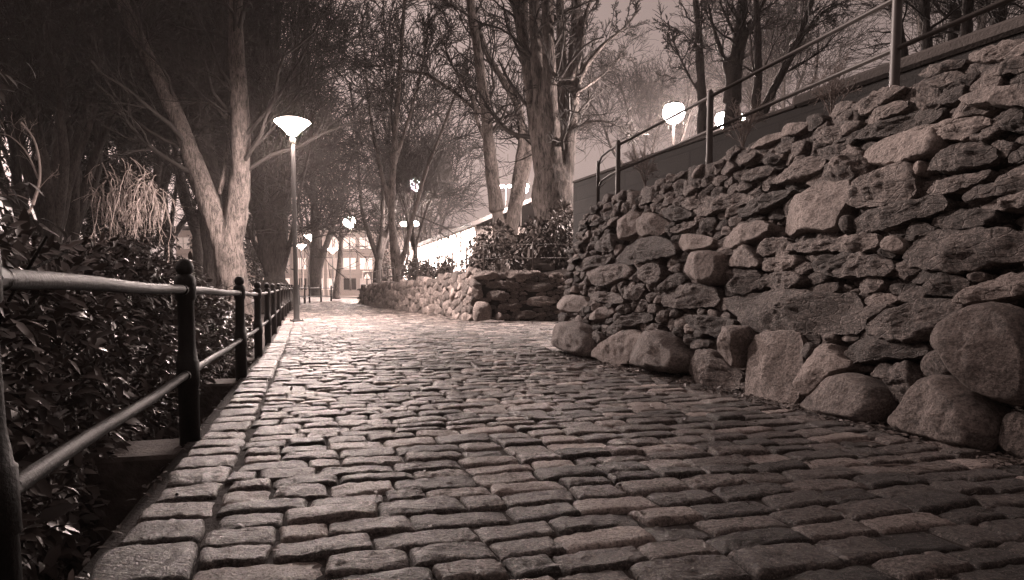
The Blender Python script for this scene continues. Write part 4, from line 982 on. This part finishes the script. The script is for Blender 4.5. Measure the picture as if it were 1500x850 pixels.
topz=.98+.10*np.clip((Yh-2)/3,0,1)+.13*pn(np.stack([Yh*.8,Yh*0,Yh*0],-1))-np.clip(Yh-7.5,0,5)*.13
zlo=-.55
front=k<.62
h=rng.rand(N_)
bul=.22*fbm(np.stack([Yh*.9,h*2.2,h*0+2],-1),2)+.22*np.sin(h*PI)
qx=np.where(front,-.62+bul-dep,-.75-rng.rand(N_)**1.1*3.0)
tz=topz+.16*fbm(np.stack([qx*1.3,Yh*1.1,qx*0],-1),3)
zz=np.where(front,zlo+(tz-zlo)*h,tz-dep*.8)
P=np.stack([xl(Yh)+qx,Yh,zz],1); lsz=np.random.RandomState(55).uniform(.6,1.3,N_)
out=np.where(front[:,None],np.array([[.85,-.35,.1]]),np.array([[.3,-.3,.5]]))
D=out+rng.normal(size=(N_,3))*.75; D[:,2]-=.15
Nn=np.array([[.25,-.1,1.]])+rng.normal(size=(N_,3))*.45
mb=MB(); leaf_cloud(mb,P-HL,D,Nn,.088*lsz[:,None],rng); mb.build('foliage',M_LEAF,hed)
mb=MB()   # inner shoots
Yb=rng.uniform(1.2,12,150); qb=rng.uniform(-3.2,-.75,150); p0=np.stack([xl(Yb)+qb,Yb,-.6+0*Yb],1)-HL
Pb=np.stack([p0+np.stack([rng.normal(0,.06*i,150),rng.normal(0,.06*i,150),np.full(150,i*.26)],1) for i in range(7)],1); V,F=tubes(Pb,np.linspace(.018,.006,7)[None].repeat(150,0),5); mb.add(V,[F]); mb.build('stems',M_BARKD,hed)
def bush(label,c,rad,n,size,seed,name='rhododendron'):
    rng=np.random.RandomState(seed); t=thing(name,label,'shrub',c); mb=MB(); lobes=[]
    for i in range(11): lobes.append((rng.normal(size=3)*np.array(rad)*.48+np.array([0,0,rad[2]*.95]),rng.uniform(.35,.6)))
    for lc,s in lobes:
        m=n//11; v=rng.normal(size=(m,3)); v/=np.linalg.norm(v,axis=1,keepdims=True); r=rng.uniform(.65,1.08,(m,1)); P=lc+v*r*np.array(rad)*s
        leaf_cloud(mb,P,v+rng.normal(size=(m,3))*.45+np.array([0,0,-.25]),v*.4+np.array([0,0,1.])+rng.normal(size=(m,3))*.4,size,rng,.4)
    mb.build('foliage',M_RHODO,t)
    st=MB(); tips=np.array([l[0] for l in lobes]); Pb=np.stack([np.array([[0,0,-.1]])*(1-f)+tips*f+np.array([[0,0,.1]])*math.sin(f*PI) for f in np.linspace(0,1,6)],1); V,F=tubes(Pb,np.linspace(.03,.01,6)[None].repeat(len(tips),0),6); st.add(V,[F]); st.build('stems',M_BARKD,t)
def onhill(px,py,Y): x,y,z=at(px,py,Y); return (x,y,hill(x,y))
bush('broad rhododendron with drooping leaves under the bright lamp, against the biggest trunk',onhill(775,390,18.4),(.8,.6,.72),3400,.17,301)
bush('rhododendron left of the slender tree, dark before the lit pavilion',onhill(708,392,20.5),(.55,.5,.50),2200,.15,302)
bush('small round shrub in front of the lit pavilion, behind the thin rail',onhill(652,400,25),(.40,.4,.42),1300,.14,303)
bush('dark leafy shrub right beside the foot of the biggest trunk',onhill(826,380,17.9),(.40,.4,.75),1300,.15,304)
bush('low dark shrub in front of the glass front, left of the small round shrub',onhill(628,404,28),(.45,.4,.40),1300,.15,306)
bush('dark shrub by the foot of the forked tree before the glass front',onhill(604,410,31),(.4,.4,.45),1200,.15,307)
bush('slim dark conical evergreen between the stems beyond the low wall end',onhill(564,420,40),(.35,.35,1.5),1500,.15,305,'conical_evergreen')
# dark evergreens closing the park at the left
def evergreen(seed,H,R,n):
    rng=np.random.RandomState(seed); mb=MB(); nb=150; f=rng.rand(nb)**.8; zz=H*(.08+.9*f); ph=rng.uniform(0,2*PI,nb); rr=R*(1-f)**.75*rng.uniform(.7,1.1,nb)+.15
    m=n//nb; k=rng.rand(nb,m)**.6; P=np.stack([np.cos(ph)[:,None]*rr[:,None]*k,np.sin(ph)[:,None]*rr[:,None]*k,zz[:,None]-k*rr[:,None]*.28],-1)+rng.normal(0,.22,(nb,m,3))*np.array([1,1,.55])
    D=np.stack([np.cos(ph)[:,None]+0*k,np.sin(ph)[:,None]+0*k,-.5+0*k],-1)+rng.normal(0,.6,(nb,m,3)); leaf_cloud(mb,P.reshape(-1,3),D.reshape(-1,3),np.array([[0,0,1.]])+rng.normal(0,.4,(nb*m,3)),.34,rng,.3)
    tb=MB(); q=np.stack([np.zeros(12),np.zeros(12),np.linspace(0,H*.96,12)],1); V,F=tubes(q[None],np.linspace(.28,.03,12)[None],12); tb.add(V,[F])
    b0=np.stack([0*zz,0*zz,zz+.1*rr],1); b1=np.stack([np.cos(ph)*rr,np.sin(ph)*rr,zz-.25*rr],1); V,F=tubes(np.stack([b0,(b0+b1)/2+np.array([0,0,.06]),b1],1),np.array([[.04,.025,.01]]).repeat(nb,0),5); tb.add(V,[F])
    return tb.mesh('trunk'),mb.mesh('crown')
EV=[evergreen(41,15,3.6,12000),evergreen(42,17,4.2,12000)]
M_EVER=m_leaf('evergreen sprays',.028)
for i,(x,y,k,sc,lab) in enumerate(((-17.5,29.5,0,.8,'dark dense evergreen behind the hanging pale twigs'),(-25.5,31.5,1,.85,'dark dense evergreen behind the pale crooked sapling'),(-22.5,40,0,1.,'dark dense evergreen farther back between the other two evergreens'),(-33,39,1,1.,'dark dense evergreen at the far left edge of the park'),(-16.5,41,1,.72,'dark narrow evergreen seen just left of the forked pale tree'),(-11.3,10.3,0,1.0,'dark evergreen added at the very left edge for shade, rising over the laurel hedge'))):
    tree_obj('evergreen_tree',lab,'tree',(x,y,hill(x,y)-.1),*EV[k],M_BARKD,M_EVER,None,i*1.7,sc)  # nearest one, mostly out of view, added for shade and a dark left edge
# ------------------------------------------------------------------ pale stone plinth beside the big trunk
x,y,z=at(790,398,18.0); mb=MB(); mb.box((0,0,.10),(.75,.5,.20),.1,.02); mb.box((0,0,.42),(.62,.42,.46),.1,.03); o=mb.build('stone_plinth',M_COPE,None,False); o.location=(x,y,z-.0); tag(o,'squat pale stone block beside the biggest trunk, behind the thin rail','plinth')
# ------------------------------------------------------------------ buildings
def window(par,loc,w,h,rz,lit,nm=2):
    mb=MB(); c_,s_=math.cos(rz),math.sin(rz)
    def L(x,y,z): return (loc[0]+x*c_-y*s_,loc[1]+x*s_+y*c_,loc[2]+z)
    t=.09
    for z in (0,h): mb.box(L(0,0,z),(w+t,.12,t),rz)
    for k in range(nm+1): mb.box(L(-w/2+w*k/nm,0,h/2),(t,.11,h-t),rz)
    f=mb.build('window',M_FRAME,par,False)
    m2=MB(); m2.box(L(0,.03,h/2),(w-.02,.02,h-.02),rz); m2.build('pane',lit,f,False)
LITW=m_emit('lit window',.8); LITD=m_emit('dim window',.2); LITP=m_emit('pavilion glazing',14.)
DARKG=NT('dark glass').set(Base_Color=g(.02),Roughness=.1)
off=thing('office_building','long pale office building with rows of windows beyond the head of the path','building',(-28,88,1.0)); 
mb=MB(); mb.box((0,4,4.0),(30,8,8.6),0); 
mb.build('wall',M_WALLP,off,False)
mb=MB(); mb.box((0,4,8.55),(30.8,8.8,.5),0); mb.build('roof',M_ROOF,off,False)
wr=random.Random(3)
for fl in range(3):
    for i in range(14):
        x=-14+i*2.12; r=wr.random()
        window(off,(x,-.06,.7+fl*2.6),1.7,1.55,0,LITW if r<.42 else LITD if r<.75 else DARKG)
mb=MB(); 
for fl in range(1,3): mb.box((0,-.10,fl*2.6+.1),(30,.2,.22))
mb.build('string_course',M_FRAME,off,False)
for i,px in enumerate((437,445,453,474,481,491,559)):
    x,y,z=at(px,430,78); zt=at(px,350 if i<6 else 362,78)[2]; o=MB().lathe([(0,-.2),(.09,-.2),(.085,.2),(.05,zt-1.1),(.08,zt-1.08),(.08,zt-.98),(.0,zt-.95)],10).build('flagpole',M_PALEPOLE); o.location=(x,y,1.0)
    tag(o,'tall bare white flagpole in front of the pale offices','flagpole','white flagpoles in front of the offices')
# pavilion: lit glass front parallel to the path, dark roof over it
a=vec(-2.0,35.5,0); b=vec(-9.6,58,0); dv=b-a; L=np.linalg.norm(dv); rz=math.atan2(dv[1],dv[0]); zb=1.55
pav=thing('pavilion','low pavilion with a blazing lit glass front behind the low wall','building',(*a[:2],zb),rz)
mb=MB(); mb.box((L/2,-4.2,1.2),(L,8,3.4)); mb.build('wall',M_WALLD,pav,False)
V=[(-.6,.25,3.0),(L+.6,.25,3.0),(L+.6,-4.2,4.9),(-.6,-4.2,4.9),(L+.6,-9,2.72),(-.6,-9,2.72)]
mb=MB(); mb.add(V+[(x,y,z-.22) for x,y,z in V],[[(0,1,2,3),(3,2,4,5),(7,6,9,8),(8,9,11,10),(0,6,7,1),(5,4,10,11)],[(0,3,9,6),(3,5,11,9),(1,7,8,2),(2,8,10,4)]]); mb.build('roof',M_ROOF,pav,False)
for i in range(8):
    w=L/8; window(pav,(w*(i+.5),-.14,.12),w-.2,2.75,PI,LITP,3)
# warning sign
x,y,z=at(538,404,58); sg=thing('road_sign','small square road sign with a white triangle at the end of the path','sign',(x,y,.75)); H=z-.75
m=MB(); m.lathe([(.03,-.1),(.03,H+.3)],8); m.build('post',M_STEEL,sg)
m=MB(); m.box((0,-.05,H),(.74,.03,.74)); m.build('panel',M_PALEPOLE,sg,False)
m=MB(); m.box((0,-.07,H),(.66,.012,.66)); m.build('field',M_WALLD,sg,False)
m=MB(); m.add([(-.27,-.079,H-.24),(.27,-.079,H-.24),(0,-.079,H+.26),(-.27,-.086,H-.24),(.27,-.086,H-.24),(0,-.086,H+.26)],[[(3,4,5),(0,2,1)],[(0,1,4,3),(1,2,5,4),(2,0,3,5)]]); m.build('triangle',M_PALEPOLE,sg,False)
m=MB(); m.lathe([(0,.055),(.03,.05),(.04,.02),(.03,-.01),(0,-.015)],10,(0,-.089,H+.05)); m.box((0,-.092,H-.04),(.05,.008,.11)); m.box((-.03,-.092,H-.14),(.025,.008,.12),0); m.box((.03,-.092,H-.14),(.025,.008,.12),0); m.build('walking_figure',M_WALLD,sg,False)
# ------------------------------------------------------------------ litter
rng=np.random.RandomState(12); n=4600
sel=rng.rand(n); Yl=np.where(sel<.75,rng.uniform(1.5,9.4,n),rng.uniform(1.2,14,n))
Xl=np.where(sel<.55,.66+.2777*(9.5-Yl)-np.abs(rng.normal(0,.16,n)),np.where(sel<.75,xl(Yl)-.02-np.abs(rng.normal(0,.3,n)),xl(Yl)+rng.uniform(.1,3.7,n)))
keep=(sel<.75)|(rng.rand(n)<.5); Xl,Yl=Xl[keep],Yl[keep]; n=len(Xl)
zl=prof(Yl)+und(Xl,Yl)+.006; q_=Xl-xl(Yl); zl=np.where(q_<-.03,prof(Yl)-.03-np.interp(Yl,[-10,3,8,14,20],[.62,.6,.5,.3,.12])*np.interp(-q_,[.05,.14,.32,1.2,4,14],[0,.45,.95,1.0,.9,.4])+.03,zl)
mb=MB(); D=rng.normal(size=(n,3))*np.array([1,1,.25]); Nn=np.array([[0,0,1.]])+rng.normal(size=(n,3))*.35
leaf_cloud(mb,np.stack([Xl,Yl,zl],1),D,Nn,.04,rng,.2); tag(mb.build('leaf_litter',M_DEAD),'dead leaves and crumbs gathered along the wall foot and kerb',None,None,'stuff')
for i,(px,py,l,a) in enumerate(((1290,690,.24,-.35),(1255,655,.16,-.5),(345,640,.14,2.4),(1120,560,.12,.3))):
    v=(py-HORIZ); Y=CAMH/v*FPX; X=(px-750)*Y/FPX; mb=MB(); mb.tube([(0,0,0),(l*.35*math.cos(a),l*.35*math.sin(a),.012),(l*.7*math.cos(a+.1),l*.7*math.sin(a+.1),.005),(l*math.cos(a),l*math.sin(a),.0)],[.004,.0035,.003,.002],6)
    o=mb.build('fallen_twig',M_TWIGP); o.location=(X,Y,float(und(X,Y))+.016); tag(o,['longest pale fallen twig on the setts by the right wall','short fallen twig lying at the foot of the big boulders','curled fallen twig by the left kerb','small fallen twig near the middle of the wall foot'][i],'twig')
# ------------------------------------------------------------------ sky, camera, view
# added soft sun standing in for town glow; shadows fall to the right
SUN_EL=math.radians(26); SUN_AZ=math.radians(-56)
sl_=bpy.data.lights.new('stand_in_sun','SUN'); sl_.energy=SUNW; sl_.angle=math.radians(3.5); sl_.color=LTINT
so=bpy.data.objects.new('stand_in_sun',sl_); COL.objects.link(so)
so.rotation_euler=Vector((math.sin(SUN_AZ)*math.cos(SUN_EL),math.cos(SUN_AZ)*math.cos(SUN_EL),math.sin(SUN_EL))).to_track_quat('Z','Y').to_euler()
w=bpy.data.worlds.new('World'); SC.world=w; w.use_nodes=True; nt=w.node_tree; bg=nt.nodes['Background']
sky=nt.nodes.new('ShaderNodeTexSky'); sky.sky_type='NISHITA'; sky.sun_disc=False; sky.sun_elevation=SUN_EL; sky.sun_rotation=SUN_AZ; sky.air_density=2.; sky.dust_density=4.; sky.ozone_density=1.
bw=nt.nodes.new('ShaderNodeRGBToBW'); nt.links.new(sky.outputs[0],bw.inputs[0])
mx=nt.nodes.new('ShaderNodeMix'); mx.data_type='RGBA'; mx.blend_type='MULTIPLY'; mx.inputs[0].default_value=1
nt.links.new(bw.outputs[0],mx.inputs[6]); mx.inputs[7].default_value=(1.,.76,.70,1); nt.links.new(mx.outputs[2],bg.inputs[0]); bg.inputs[1].default_value=SKY
cam=bpy.data.cameras.new('camera'); co=bpy.data.objects.new('camera',cam); COL.objects.link(co); SC.camera=co
cam.sensor_width=36; cam.lens=24.; cam.shift_y=(PCY-425)/1500; cam.clip_end=3000; cam.clip_start=.02
co.location=(0,0,CAMH); co.rotation_euler=(PI/2-PITCH,0,0)
vs=SC.view_settings; vs.view_transform='Standard'; vs.look='None'; vs.exposure=EXPO; vs.gamma=1
cy=SC.cycles; cy.use_denoising=True; cy.max_bounces=5; cy.diffuse_bounces=2; cy.glossy_bounces=2; cy.sample_clamp_indirect=3.; cy.use_light_tree=True; cy.caustics_reflective=False; cy.caustics_refractive=False
SC.render.engine='CYCLES'
